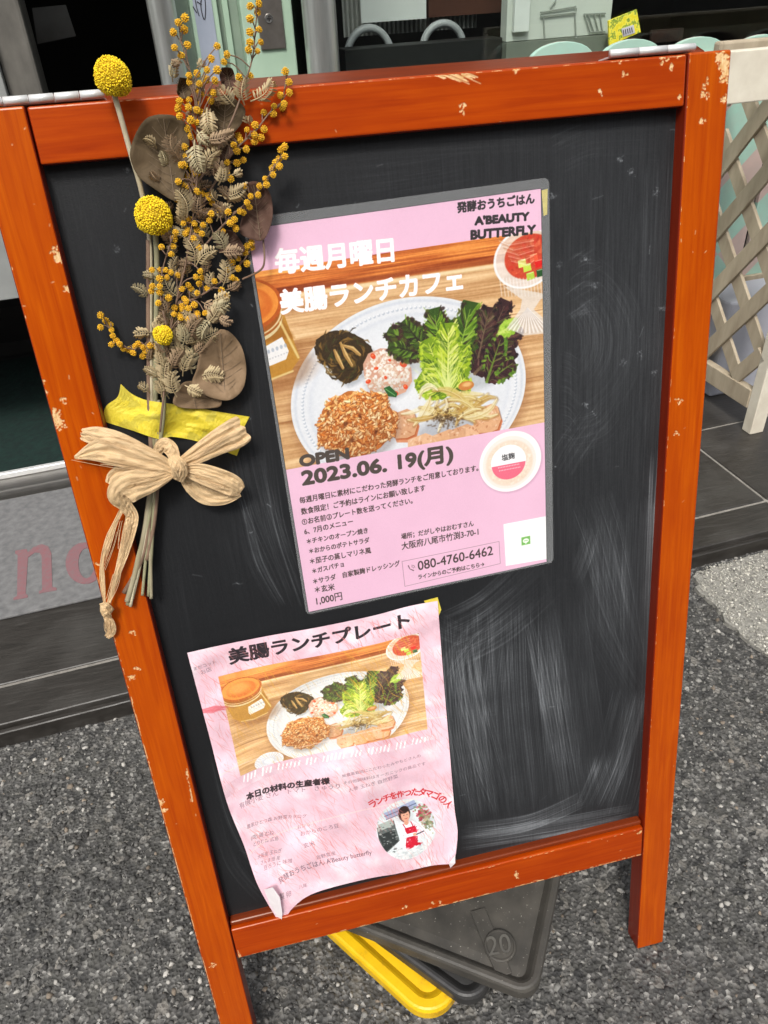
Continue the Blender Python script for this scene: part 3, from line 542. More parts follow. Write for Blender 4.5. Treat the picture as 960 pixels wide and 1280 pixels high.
# chalkboard: dark paint with wiped chalk
BH_ = .80; BW_ = .46; CBW, CBH = 1050, 1826                  # board-plane window x .02...48, y -.03..-.83
def CB(px, py): q = bxy(px, py, PD); return np.array([(q[0] - .024) / BW_ * CBW, (-q[1] - .03) / BH_ * CBH])
def chalk():
    r = np.random.default_rng(11); A = np.zeros((CBH, CBW), np.float32)
    def bundle(P, wpx, n, v, jit=.5, ln=(.4, 1), thick=1):
        P = np.array([CB(*p) for p in P]); S_ = spline(P, 60); sc = 2.4
        T_ = np.gradient(S_, axis=0); T_ /= np.linalg.norm(T_, axis=1)[:, None]; N_ = np.c_[-T_[:, 1], T_[:, 0]]
        L = np.linalg.norm(np.diff(S_, axis=0), axis=1).sum()
        for k in range(n):
            o = r.uniform(-.5, .5) * wpx * sc; l = r.uniform(*ln); s = r.uniform(0, 1 - l); m = max(8, int(L * l / .8)); t = np.linspace(s, s + l, m)
            x = np.interp(t, np.linspace(0, 1, 60), S_[:, 0] + N_[:, 0] * o); y = np.interp(t, np.linspace(0, 1, 60), S_[:, 1] + N_[:, 1] * o)
            wob = np.cumsum(r.normal(0, .06, m)) * jit; e = np.sin(math.pi * np.linspace(0, 1, m)) ** .5
            lum = v * r.uniform(.1, 1) ** 1.6 * e * (.6 + .8 * r.random(m))
            for q in range(thick if r.random() < .6 else 1): splat(A, x + wob + q * .9, y + wob * .3, lum)
    # wiped fan in the lower right
    bundle([(640, 750), (645, 880), (660, 1015)], 150, 560, .30); bundle([(600, 770), (590, 890), (600, 1020)], 70, 160, .26); bundle([(690, 760), (712, 880), (735, 1010)], 60, 220, .34)
    bundle([(790, 860), (765, 950), (740, 1010)], 40, 170, .34); bundle([(800, 870), (790, 960), (775, 1020)], 40, 110, .25)
    bundle([(575, 800), (590, 880), (625, 1000)], 30, 110, .34); bundle([(560, 880), (585, 960), (610, 1020)], 30, 60, .25)
    bundle([(575, 1040), (660, 1028), (730, 998)], 22, 130, .42); bundle([(575, 1052), (680, 1036), (790, 1016)], 24, 190, .30); bundle([(590, 1078), (690, 1052), (798, 1022)], 20, 90, .26)
    bundle([(560, 802), (620, 770), (690, 705)], 60, 240, .22, ln=(.3, .9)); bundle([(555, 850), (600, 790), (660, 740)], 30, 70, .22)
    bundle([(700, 690), (735, 790), (782, 880)], 44, 150, .12); bundle([(735, 620), (760, 700), (790, 850)], 40, 120, .14); bundle([(745, 660), (765, 740), (800, 860)], 30, 60, .16)
    bundle([(765, 640), (762, 720), (765, 800)], 34, 90, .20); bundle([(740, 660), (728, 700), (716, 730)], 16, 60, .26)
    bundle([(800, 620), (795, 740), (790, 960)], 30, 90, .16); bundle([(820, 560), (814, 700), (803, 1000)], 10, 70, .26)
    bundle([(830, 200), (822, 430), (812, 640)], 30, 190, .14, ln=(.1, .5)); bundle([(800, 200), (795, 380), (790, 560)], 90, 260, .09, ln=(.1, .5))
    # round wipes at the upper right
    for rad in (62, 78, 92, 106, 118):
        cx, cy = 672, 425; P = [(cx + rad * 1.05 * math.cos(a), cy + rad * math.sin(a)) for a in np.linspace(-1.1, 1.0, 6)]; bundle(P, 14, 42, .11, ln=(.2, .8))
    for k in range(26): a = r.uniform(-.7, .3); cx, cy = 710 + r.uniform(-4, 14), 340 + r.uniform(-20, 60); bundle([(cx, cy), (cx + 12, cy - 9), (cx + 26 * math.cos(a) + 8, cy + 26 * math.sin(a) - 9)], 3, 4, .24)
    for k in range(14): bundle([(700, 440 + k * 8), (712, 444 + k * 8), (724, 452 + k * 9)], 4, 5, .16)
    bundle([(700, 560), (760, 540), (800, 470)], 50, 90, .10, ln=(.2, .7)); bundle([(700, 590), (716, 560), (745, 520)], 30, 60, .2)
    bundle([(330, 190), (520, 170), (700, 160)], 34, 160, .07, ln=(.1, .5)); bundle([(350, 235), (480, 225), (600, 205)], 20, 80, .09, ln=(.1, .5))
    bundle([(690, 190), (740, 170), (830, 165)], 40, 130, .1, ln=(.1, .5))
    # left side
    bundle([(290, 400), (305, 560), (345, 760)], 70, 150, .10, ln=(.1, .6)); bundle([(300, 620), (318, 700), (350, 760)], 12, 40, .26); bundle([(305, 560), (325, 640), (370, 745)], 26, 70, .2)
    bundle([(330, 560), (345, 660), (378, 760)], 16, 50, .2); bundle([(240, 620), (250, 690), (270, 770)], 60, 110, .08, ln=(.1, .6)); bundle([(205, 640), (215, 740), (232, 830)], 20, 40, .07)
    bundle([(262, 930), (290, 1030), (335, 1110)], 8, 40, .16); bundle([(270, 1010), (292, 1080), (330, 1125)], 14, 30, .14); bundle([(75, 230), (110, 400), (150, 600)], 46, 220, .06, ln=(.05, .3))
    bundle([(380, 1135), (450, 1110), (560, 1085)], 20, 60, .12); bundle([(300, 1150), (420, 1125), (560, 1092)], 10, 60, .14)
    bundle([(90, 250), (96, 300), (104, 350)], 30, 60, .12, ln=(.05, .3)); bundle([(540, 775), (565, 790), (600, 800)], 20, 40, .16)
    for k in range(70): x, y = CB(r.uniform(60, 850), r.uniform(150, 1120)); a = r.uniform(0, 6.3); ln = r.uniform(3, 22); n = 30; t = np.linspace(0, 1, n); splat(A, x + math.cos(a) * ln * t, y + math.sin(a) * ln * t + np.cumsum(r.normal(0, .3, n)), r.uniform(.1, .5) * np.ones(n))
    for x, y in ((732, 325), (744, 356), (801, 443), (779, 452), (733, 505), (818, 466), (828, 385), (818, 240), (774, 200), (790, 215), (690, 245), (146, 311), (160, 213), (700, 330)):
        for _ in range(9): p = CB(x + r.normal(0, 1.6), y + r.normal(0, 2.0)); n = 8; splat(A, p[0] + np.cumsum(r.normal(0, 1, n)), p[1] + np.cumsum(r.normal(0, 1, n)), .5 * np.ones(n))
    A = np.minimum(A, 1.2); B_ = A.copy()
    for sh in ((1, 0), (-1, 0), (0, 1), (0, -1), (1, 1), (-1, -1), (2, 0), (0, 2), (0, -2), (-2, 0)): B_ += np.roll(A, sh, (0, 1))
    B_ /= 11; C_ = B_.copy()
    for _ in range(2):
        for ax in (0, 1):
            cs_ = np.cumsum(np.pad(C_, [(13, 12) if q == ax else (0, 0) for q in (0, 1)], mode='edge'), ax); C_ = (cs_[25:] - cs_[:-25]) / 25 if ax == 0 else (cs_[:, 25:] - cs_[:, :-25]) / 25
            C_ = np.pad(C_, [(0, (CBH if ax == 0 else CBW) - C_.shape[ax]) if q == ax else (0, 0) for q in (0, 1)], mode='edge')
    A = .52 * A + .26 * B_ + .20 * C_
    A = A * (.45 + 1.1 * fbm(CBW, CBH, 90, 4, 31))
    haze = np.clip(fbm(CBW, CBH, 420, 4, 33) * 1.6 - .45, 0, 1)
    yy, xx = np.mgrid[0:CBH, 0:CBW].astype(np.float32); u, v = xx / CBW, yy / CBH
    dust = .10 * np.exp(-((u - .9) / .28) ** 2) * np.exp(-((v - .3) / .35) ** 2) + .09 * np.exp(-((u - .74) / .2) ** 2 - ((v - .82) / .16) ** 2) + .05 * haze + .03 * (1 - v)
    p = CB(718, 790); q = CB(745, 935); t = np.clip(((xx - p[0]) * (q - p)[0] + (yy - p[1]) * (q - p)[1]) / ((q - p) @ (q - p)), -.6, 1); d = np.hypot(xx - p[0] - t * (q - p)[0], yy - p[1] - t * (q - p)[1])
    clean = 1 - .75 * np.clip(1.5 - d / 42, 0, 1)             # band rubbed clean
    A *= clean; grain = fbm(CBW, CBH, 3, 2, 35) - .5; fine = fbm(CBW, CBH, 5, 3, 36, .25, 14) - .5
    g = np.clip(A, 0, .9) * .64 + dust * (1.1 + 1.2 * fine) + grain * .03
    g = np.clip(g, 0, 1)[..., None]
    return np.array((27, 28, 30)) * (1 - g) + np.array((158, 163, 167)) * g
def wear():                                                  # where the frame's stain is chipped to bare wood (board window 0...52 x -.93..+.01)
    W_, H_ = 1300, 2350; A = np.zeros((H_, W_), np.float32); r = np.random.default_rng(15)
    def WQ(px, py): q = bxy(px, py, 0); return np.array([q[0] / .52 * W_, (.01 - q[1]) / .94 * H_])
    def blob(px, py, s, n=40, v=.9, el=1.0):
        c = WQ(px, py); s = s * .8; n = int(n * .6)
        for k in range(n): m = 14; splat(A, c[0] + r.normal(0, s) + np.cumsum(r.normal(0, .9, m)), c[1] + r.normal(0, s * el) + np.cumsum(r.normal(0, .9, m)), v * np.ones(m))
    def edge(p0, p1, n, s=1.5, v=.8, ln=10):
        p0, p1 = WQ(*p0), WQ(*p1); d = (p1 - p0) / np.linalg.norm(p1 - p0)
        for k in range(n):
            t = r.random() ** 1; m = int(r.uniform(3, ln) * 1.4); c = p0 + (p1 - p0) * t; o = abs(r.normal(0, abs(s))) * np.sign(s); nn = np.array((-d[1], d[0]))
            tt = np.arange(m) * .7; splat(A, c[0] + d[0] * tt + nn[0] * o + r.normal(0, .4, m), c[1] + d[1] * tt + nn[1] * o + r.normal(0, .4, m), v * r.uniform(.4, 1) * np.ones(m))
    blob(68, 524, 7, 90, 1, 1.6); blob(64, 532, 4, 30); blob(73, 321, 5, 60, 1, 1.5); blob(85, 361, 3, 25); blob(9, 336, 3, 12); blob(52, 477, 3, 10); blob(56, 489, 4, 14, .9, .3); blob(28, 397, 2.5, 10); blob(78, 500, 3, 8)
    blob(122, 705, 2, 5); blob(163, 845, 3.5, 14); blob(168, 835, 2.5, 8); blob(166, 789, 2.5, 8); blob(150, 700, 2, 5); blob(140, 618, 2, 5)
    blob(200, 1003, 4, 20, .8, 1.8); blob(204, 1012, 4, 20, .8, .6); blob(266, 1206, 3, 12); blob(906, 82, 5, 60, 1, 3); blob(903, 76, 6, 60, 1, 1.5); blob(898, 70, 4, 30); blob(908, 95, 2.5, 20, 1, 2.5)
    blob(880, 120, 3, 12, .8, 1.8); blob(905, 123, 3, 14, .8, 1.6); blob(876, 150, 2.5, 10); blob(882, 105, 3, 8); blob(830, 72, 5, 14, .9, .7); blob(773, 73, 3, 8); blob(577, 132, 3, 10); blob(645, 87, 3, 12, .7, 2)
    blob(848, 122, 2.5, 8); blob(780, 92, 2, 6); blob(750, 113, 2, 5); blob(840, 82, 3, 8); blob(852, 66, 3, 20, 1, .5)
    for k in range(16): p = (540 + k * 3 + r.normal(0, 2), 92 + r.normal(0, 1)); a = WQ(*p); m = 30; tt = np.linspace(0, 1, m); L = r.uniform(12, 34); splat(A, a[0] + L * tt, a[1] + L * .45 * tt, .8 * np.ones(m))
    blob(848, 500, 3, 10, .7); blob(846, 542, 3, 8, .7); blob(800, 1040, 3, 10); blob(645, 1094, 3, 20, .9, 3.2); blob(506, 1134, 2.5, 8); blob(540, 1130, 2, 6, .9, 2); blob(550, 1128, 2, 6, .9, 2)
    edge((-30, 200), (160, 861), 120, 1.6); edge((160, 861), (275, 1280), 260, 2.0, .9, 16); edge((317, 1280), (296, 1190), 70, 2.5, .9, 12); edge((233, 960), (240, 1000), 30, 1.5); edge((237, 960), (51, 205), 30, 1)
    edge((914, 65), (830, 1178), -1 if False else 90, -1.2); edge((863, 65), (800, 1120), 50, 1.5); edge((301, 1198), (800, 1069), 170, -1.6, .9, 16); edge((296, 1160), (803, 1036), 60, 2, .8); edge((861, 68), (35, 133), 70, .7, .6, 12)
    edge((51, 206), (857, 133), 30, 1.2, .7); edge((797, 1186), (830, 1178), 30, 1.5, .9, 8); edge((797, 1070), (797, 1185), 30, 1.5); edge((841, 1000), (830, 1175), 60, 1.2)
    for k in range(220): p = WQ(r.uniform(0, 920), r.uniform(60, 1270)); m = int(r.uniform(3, 14)); a = r.uniform(0, 6.3); splat(A, p[0] + np.cos(a) * np.arange(m) * .6, p[1] + np.sin(a) * np.arange(m) * .6, r.uniform(.1, .5) * np.ones(m))
    A = np.clip(A, 0, 1); A = np.clip((A + np.roll(A, 1, 0) + np.roll(A, 1, 1) + np.roll(A, (1, 1), (0, 1))) / 2.6, 0, 1)
    return A
IMG = dict(poster=image('poster_print', poster().a), sheet=image('sheet_print', sheet().a), chalk=image('chalk_marks', chalk()), wear=image('wear_mask', wear(), True))
# ================================================================ MATERIALS
def wood_mat(name, c0, c1, c2, worn=True):
    m = M(name, c1, .34); v = m.coord('UV', (160, 6, 1)); g = m.noise(v, 1.6, 6, .6, .6); v2 = m.coord('UV', (22, 7, 1)); b = m.noise(v2, 1.2, 4, .6)
    c = m.ramp(g, [(.25, c0), (.5, c1), (.78, c2)]); c = m.mix(m.ramp(b, [(.3, .0), (.8, .8)]), c, c0, 'MIX')
    if worn:
        g0 = m.nt.nodes.new('ShaderNodeTexCoord'); sp = m.n('SeparateXYZ'); at = m.n('Attribute', attribute_name='plan'); im = m.n('TexImage', image=IMG['wear'], extension='CLIP'); m.l(at.outputs['Vector'], im.inputs['Vector'])
        cream = m.ramp(m.noise(m.coord('UV', (300, 80, 1)), 2, 3), [(.3, (.62, .34, .12)), (.7, (.85, .62, .34))]); c = m.mix(im.outputs['Color'], c, cream)
        m.bump(im.outputs['Color'], -.0005, .6)
        rr = m.n('MapRange'); m.l(im.outputs['Color'], rr.inputs[0]); rr.inputs[3].default_value = .34; rr.inputs[4].default_value = .8; m.rough(rr.outputs[0])
    m.base(c); m.p.inputs['Specular IOR Level'].default_value = .2; m.p.inputs['Specular Tint'].default_value = (1, .7, .45, 1); m.p.inputs['Coat Weight'].default_value = .3; m.p.inputs['Coat Roughness'].default_value = .2; return m.m
W_FRONT = wood_mat('stained_wood', (.34, .038, .001), (.47, .076, .001), (.58, .118, .0015))
W_RAIL = wood_mat('stained_wood_red', (.29, .026, .001), (.41, .050, .001), (.50, .078, .0015)); W_SHADE = wood_mat('stained_wood_side_shade', (.16, .012, .003), (.22, .018, .004), (.28, .028, .005), False)  # second material here: shade of the frame's side faces painted into the stain colour
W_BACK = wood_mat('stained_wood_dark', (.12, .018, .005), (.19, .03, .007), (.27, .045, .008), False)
def img_mat(name, im, rough, bumpsc=0, attr='UVMap', **k):
    m = M(name, (.5, .5, .5), rough, **k); t = m.n('TexImage', image=im, extension='EXTEND'); at = m.n('UVMap', uv_map=attr); m.l(at.outputs[0], t.inputs['Vector']); m.base(t.outputs['Color'])
    return m, t
mC, tC = img_mat('chalkboard_paint', IMG['chalk'], .5, Specular_IOR_Level=.3); nz = mC.noise(mC.coord('Object', (900, 60, 900)), 1, 4); mC.bump(nz, .0003, .35)
r_ = mC.n('MapRange'); mC.l(tC.outputs['Color'], r_.inputs[0]); r_.inputs[1].default_value = .02; r_.inputs[2].default_value = .3; r_.inputs[3].default_value = .42; r_.inputs[4].default_value = .8; mC.rough(r_.outputs[0]); CHALK = mC.m
mP, _ = img_mat('printed_paper', IMG['poster'], .45); PRINT = mP.m
mS, _ = img_mat('damp_printed_paper', IMG['sheet'], .6); mS.bump(mS.noise(mS.coord('UV', (9, 3, 1), (0, 0, .5)), 3, 6, .6), .0012, .5); SHEETM = mS.m
def film(name, tint, opac, rough=.12, bump=.0004, sc=40):
    m = M(name, tint, rough); m.p.inputs['Specular IOR Level'].default_value = .8
    tr = m.n('BsdfTransparent'); mx = m.n('MixShader'); mx.inputs[0].default_value = opac; out = m.nt.nodes['Material Output']
    m.l(tr.outputs[0], mx.inputs[1]); m.l(m.p.outputs[0], mx.inputs[2]); m.l(mx.outputs[0], out.inputs[0]); m.bump(m.noise(m.coord('Object', (1, 1, 1)), sc, 3), bump, 1.0); return m
def clear_film():
    m = M('laminating_film', (1, 1, 1), .1); tr = m.n('BsdfTransparent'); gl = m.n('BsdfGlossy'); gl.inputs['Roughness'].default_value = .09; lw = m.n('LayerWeight', Blend=.5); pw = m.n('Math', operation='POWER'); pw.inputs[1].default_value = 4.0; m.l(lw.outputs['Facing'], pw.inputs[0]); fr = m.n('MapRange'); m.l(pw.outputs[0], fr.inputs[0]); fr.inputs[3].default_value = .04; mx = m.n('MixShader')
    b = m.n('Bump', Strength=1.0, Distance=.0005); m.l(m.noise(m.coord(), 38, 3), b.inputs['Height']); m.l(b.outputs[0], gl.inputs['Normal'])
    m.l(fr.outputs[0], mx.inputs[0]); m.l(tr.outputs[0], mx.inputs[1]); m.l(gl.outputs[0], mx.inputs[2]); m.l(mx.outputs[0], m.nt.nodes['Material Output'].inputs[0]); return m.m
LAM = clear_film()
FOIL_EDGE = film('laminate_edge', (.6, .62, .63), .26, .2).m
metal = lambda n, c, r, b=.0002, sc=60: mottled(n, c, tuple(x * .8 for x in c), r, sc, metal=.95, bump=b)
CHROME = mottled('hinge_steel', (.86, .86, .85), (.72, .72, .71), .45, 60, metal=.35, bump=.0001); STEEL = mottled('brushed_steel', (.72, .73, .70), (.50, .52, .49), .3, 14, (6, 6, .6), .85); STEELD = metal('strike_plate_steel', (.34, .31, .28), .42)
SCREW = metal('screw_steel', (.7, .7, .68), .25)
def asphalt(name, base=.05):
    m = M(name, (.05,) * 3, .85); v = m.coord('Object', (1, 1, 1)); vo = m.n('TexVoronoi', Scale=210.0); m.l(v, vo.inputs['Vector'])
    cell = m.ramp(vo.outputs['Color'], [(.0, (.036,) * 3), (.45, (.085, .083, .079)), (.72, (.16, .156, .148)), (.95, (.42, .41, .38))])
    vo2 = m.n('TexVoronoi', Scale=85.0); m.l(v, vo2.inputs['Vector']); c2 = m.ramp(vo2.outputs['Color'], [(.2, (.035,) * 3), (.7, (.09, .088, .08)), (.97, (.3, .28, .25))])
    n = m.noise(v, 60, 5); c = m.mix(m.ramp(n, [(.42, .0), (.6, 1.)]), cell, c2); n2 = m.noise(v, 5, 4); c = m.mix(.5, c, m.ramp(n2, [(.3, (.55,) * 3), (.7, (1.1,) * 3)]), 'MULTIPLY')
    m.base(c); h = m.n('Math', operation='ADD'); m.l(vo.outputs['Distance'], h.inputs[0]); m.l(n, h.inputs[1]); m.bump(h.outputs[0], .0035, .9); return m
ASPH = asphalt('asphalt').m
CONC = mottled('worn_concrete', (.36, .35, .31), (.17, .165, .15), .9, 160, bump=.002)
def attr_mat(name, rough, bump=.0004, sc=300):
    m = M(name, (.5,) * 3, rough); a = m.n('Attribute', attribute_name='Col'); m.base(a.outputs['Color']); m.bump(m.noise(m.coord(), sc, 3), bump, .8); return m
STONE = attr_mat('aggregate', .75, .001, 400).m
def tile_mat():
    m = M('slate_tile', (.05,) * 3, .42); v = m.coord('Object', (14, 140, 40), (0, 0, .12)); n = m.noise(v, 1.4, 6, .6, .5); n2 = m.noise(m.coord('Object'), 7, 4)
    c = m.ramp(n, [(.25, (.017, .015, .013)), (.6, (.036, .032, .028)), (.85, (.080, .077, .073))]); c = m.mix(m.ramp(n2, [(.45, 0.), (.72, .5)]), c, (.085, .081, .075)); m.base(c)
    m.rough(m.ramp(n, [(.3, .3), (.7, .55)])); m.bump(n, .0012, .6); return m.m
TILE = tile_mat(); GROUT = mottled('grout', (.30, .28, .25), (.18, .17, .15), .9, 90)
CREAM = mottled('cream_paint', (.82, .77, .64), (.68, .62, .50), .6, 26, (1, 1, 1), bump=.0004); CREAMW = mottled('cream_paint_shaded', (.50, .425, .31), (.35, .285, .20), .7, 40, (1, 1, .3), bump=.0008)  # second one is the same cream with shade painted in, for slats and rails
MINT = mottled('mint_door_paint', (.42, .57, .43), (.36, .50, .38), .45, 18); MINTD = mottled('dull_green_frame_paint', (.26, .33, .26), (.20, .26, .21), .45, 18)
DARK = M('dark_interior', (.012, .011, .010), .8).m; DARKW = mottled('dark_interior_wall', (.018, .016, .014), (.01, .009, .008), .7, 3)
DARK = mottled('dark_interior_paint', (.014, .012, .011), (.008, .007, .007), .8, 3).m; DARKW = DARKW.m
for a in ('CONC', 'STEEL', 'CHROME', 'STEELD', 'SCREW', 'GROUT', 'CREAM', 'CREAMW', 'MINT', 'MINTD'): globals()[a] = globals()[a].m
def pm(name, c0, c1, rough=.6, sc=30, st=(1, 1, 1), metal=0, bump=.0003, **k): return mottled(name, c0, c1, rough, sc, st, metal, bump, **k).m

# ================================================================ SETTING
S = 'structure'
# ground: one sheet to the horizon, finer near the sign
def ground():
    V = []; F_ = []; R = [0, 1.2, 3, 8, 30, 120, 400]
    xs = np.r_[-400, -60, -8, np.linspace(-1.4, 2.0, 70), 9, 60, 400]; ys = np.r_[-400, -60, -8, np.linspace(-1.2, .70, 60), 9, 60, 400]
    for y in ys:
        for x in xs: V.append((x, y, (fb(x, y) * .004 - .004) if -1.3 < x < 1.9 and -1.1 < y < .68 else -.004))
    n = len(xs); F_ = [(j * n + i, j * n + i + 1, (j + 1) * n + i + 1, (j + 1) * n + i) for j in range(len(ys) - 1) for i in range(n - 1)]
    return V, F_
def fb(x, y): return (math.sin(x * 23 + y * 17) + math.sin(x * 41 - y * 31 + 1) + math.sin(x * 11 + 2) * math.sin(y * 13)) * .25 + .2
V, F_ = ground(); tag(mesh('asphalt_road', V, F_, ASPH, smooth=True), kind=S)
# loose-looking aggregate set in the asphalt: one mesh of small faceted stones
def stones(name, n, area, smin, smax, mat, pal, pw, sink=.35, power=3.0, zf=None, seed=1):
    r = np.random.default_rng(seed); bm = bmesh.new(); bmesh.ops.create_icosphere(bm, subdivisions=1, radius=1); bv = np.array([v.co for v in bm.verts]); bf = np.array([[v.index for v in f.verts] for f in bm.faces]); bm.free()
    P = area(r, n); n = len(P); s = smin + (smax - smin) * r.random(n) ** power
    a = r.random((n, 3)) * 6.28; ca, sa = np.cos(a), np.sin(a); J = 1 + r.normal(0, .27, (n, len(bv))); v = bv[None] * J[..., None] * s[:, None, None] * np.stack([np.ones(n), r.uniform(.6, 1, n), r.uniform(.45, .8, n)], 1)[:, None]
    def rot(v, c, s_, i, j): o = v.copy(); o[..., i] = v[..., i] * c[:, None] - v[..., j] * s_[:, None]; o[..., j] = v[..., i] * s_[:, None] + v[..., j] * c[:, None]; return o
    v = rot(v, np.cos(a[:, 0] * .08), np.sin(a[:, 0] * .08), 1, 2); v = rot(v, ca[:, 2], sa[:, 2], 0, 1)
    z = np.array([fb(x, y) * .004 - .004 if zf is None else zf for x, y in P[:, :2]])
    v += np.c_[P[:, :2], z + s * (.5 - sink) * .5][:, None]
    me = bpy.data.meshes.new(name); V = v.reshape(-1, 3); F_ = (bf[None] + (np.arange(n) * len(bv))[:, None, None]).reshape(-1, 3)
    me.vertices.add(len(V)); me.vertices.foreach_set('co', V.ravel()); me.loops.add(F_.size); me.loops.foreach_set('vertex_index', F_.ravel().astype(np.int32))
    me.polygons.add(len(F_)); me.polygons.foreach_set('loop_start', np.arange(0, F_.size, 3, dtype=np.int32)); me.update(calc_edges=True)
    ci = r.choice(len(pal), n, p=pw); lf = fbm(200, 120, 34, 3, 91); cc = np.array(pal)[ci] * r.uniform(.7, 1.25, (n, 1)) * (.45 + 1.1 * lf[np.clip(((P[:, 1] + .3) * 110).astype(int), 0, 119), np.clip(((P[:, 0] + .5) * 110).astype(int), 0, 199)])[:, None]; ca_ = me.color_attributes.new('Col', 'FLOAT_COLOR', 'POINT'); q = np.ones((len(V), 4)); q[:, :3] = np.repeat(cc, len(bv), 0); ca_.data.foreach_set('color', q.ravel())
    return tag(link_mesh(name, me, None, None, mat), kind='stuff')
def inroad(P): d = (P - FA[:2]) @ FN[:2]; return P[d < -.004]
def a_near(r, n):
    P = np.c_[r.uniform(-.42, 1.15, n), r.uniform(-.20, .66, n)]; c = np.array([[*gp(0, 1290)[:2]]]); return inroad(P)
pal = [(.058, .056, .054), (.090, .088, .084), (.145, .14, .132), (.23, .225, .21), (.38, .365, .335), (.22, .18, .14)]
stones('asphalt_aggregate', 34000, a_near, .0008, .0046, STONE, pal, [.22, .29, .26, .14, .06, .03], power=2.2)
# porch: slab with inset slate tiles
ZP = .036
box('porch_slab', fu, (-3, .004, -.02), (4.2, .70, ZP - .003), GROUT, bevel=0)['kind'] = S
slab = bpy.data.objects['porch_slab']
tile_meshes = {}
def tile(u0, u1, d0, d1, z0, z1, off=.0015):
    key = (round(u1 - u0, 4), round(d1 - d0, 4), round(z1 - z0, 4)); c = fu((u0 + u1) / 2, (d0 + d1) / 2, (z0 + z1) / 2)
    if key in tile_meshes:
        o = link_mesh('tile', tile_meshes[key], slab, c); b = o.modifiers.new('b', 'BEVEL'); b.width = .0015; b.segments = 1
    else:
        o = box('tile', fu, (u0, d0, z0), (u1, d1, z1), TILE, slab, bevel=.0015, seg=1, loc=c); tile_meshes[key] = o.data
g_ = .0035
for k in range(-5, 8):                                        # measured joints: one at u = 1.465, rows at .084 and .371
    u0 = 1.465 + (k - 4) * .30
    tile(u0 + g_, u0 + .30 - g_, 0.0, .084 - g_, ZP - .03, ZP, )
    tile(u0 + g_, u0 + .30 - g_, .084 + g_, .372 - g_, ZP - .03, ZP)
    tile(u0 + g_, u0 + .30 - g_, .372 + g_, .66 - g_, ZP - .03, ZP)
    tile(u0 + g_, u0 + .30 - g_, -.010, -.001, -.012, ZP - .009)     # riser strip
# worn concrete strip beside the porch, right
P = [gp(866, 722), gp(880, 712), gp(960, 690), gp(990, 684), gp(1000, 850), gp(960, 822), gp(925, 795), gp(900, 765), gp(880, 745)]
P = [np.array([p[0], p[1], .0035]) for p in P]; c = np.mean(P, 0)
n_ = 40; ring = [P[i] * (1 - t) + P[(i + 1) % len(P)] * t + rng.normal(0, .0035, 3) * (1, 1, 0) for i in range(len(P)) for t in np.linspace(0, 1, 6)[:-1]]
V = ring + [p * (1, 1, 0) + (0, 0, -.006) + (np.array(p) - c) * .02 for p in ring]; n = len(ring); tag(mesh('concrete_patch', V, [tuple(range(n))] + [(i, i + n, (i + 1) % n + n, (i + 1) % n) for i in range(n)], CONC), kind=S)
def a_patch(r, n):
    P_ = np.c_[r.uniform(.85, 1.25, n), r.uniform(.35, .66, n)]; pts = np.array(P)[:, :2]; ins = np.zeros(len(P_), bool)
    for i in range(len(pts)): p, q = pts[i], pts[(i + 1) % len(pts)]; ins ^= ((p[1] > P_[:, 1]) != (q[1] > P_[:, 1])) & (P_[:, 0] < (q[0] - p[0]) * (P_[:, 1] - p[1]) / (q[1] - p[1] + 1e-12) + p[0])
    return P_[ins]
stones('concrete_grit', 9000, a_patch, .0009, .003, STONE, [(.50, .48, .42), (.34, .33, .29), (.16, .155, .14), (.68, .66, .6)], [.4, .3, .15, .15], zf=.0045, seed=4)
# room behind the shop front
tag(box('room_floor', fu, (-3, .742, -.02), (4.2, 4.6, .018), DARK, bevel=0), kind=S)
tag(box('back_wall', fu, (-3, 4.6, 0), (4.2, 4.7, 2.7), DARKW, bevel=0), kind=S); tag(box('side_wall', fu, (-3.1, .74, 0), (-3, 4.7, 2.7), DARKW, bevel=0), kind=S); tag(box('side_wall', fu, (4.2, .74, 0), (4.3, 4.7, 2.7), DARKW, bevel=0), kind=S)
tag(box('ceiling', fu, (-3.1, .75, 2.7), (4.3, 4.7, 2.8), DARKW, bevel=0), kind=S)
WALLM = pm('shop_wall_plaster', (.42, .41, .38), (.34, .33, .31), .85, 12)
tag(box('wall_above_shopfront', fu, (-3.1, .66, 2.1), (4.3, .745, 3.6), WALLM, bevel=.002), kind=S)
tag(box('wall_below_window', fu, (.74, .70, 0), (4.2, .79, .42), pm('dark_wall_panel', (.06, .058, .055), (.04, .04, .038), .6, 8), bevel=.002), kind=S)
# ================================================================ SHOP FRONT
# door sill
t = empty('door_sill', fu(.1, .70, ZP), 'aluminium sliding door sill across the left doorway behind the sign', 'door sill')
SILL = pm('sill_aluminium', (.30, .29, .27), (.22, .21, .20), .35, 30, (1, 20, 20), .8)
box('threshold', fu, (-2.4, .664, .0), (.46, .74, .058), SILL, t, bevel=.003); box('rail', fu, (-2.4, .715, .058), (.46, .728, .072), CHROME, t, bevel=.003, seg=3)
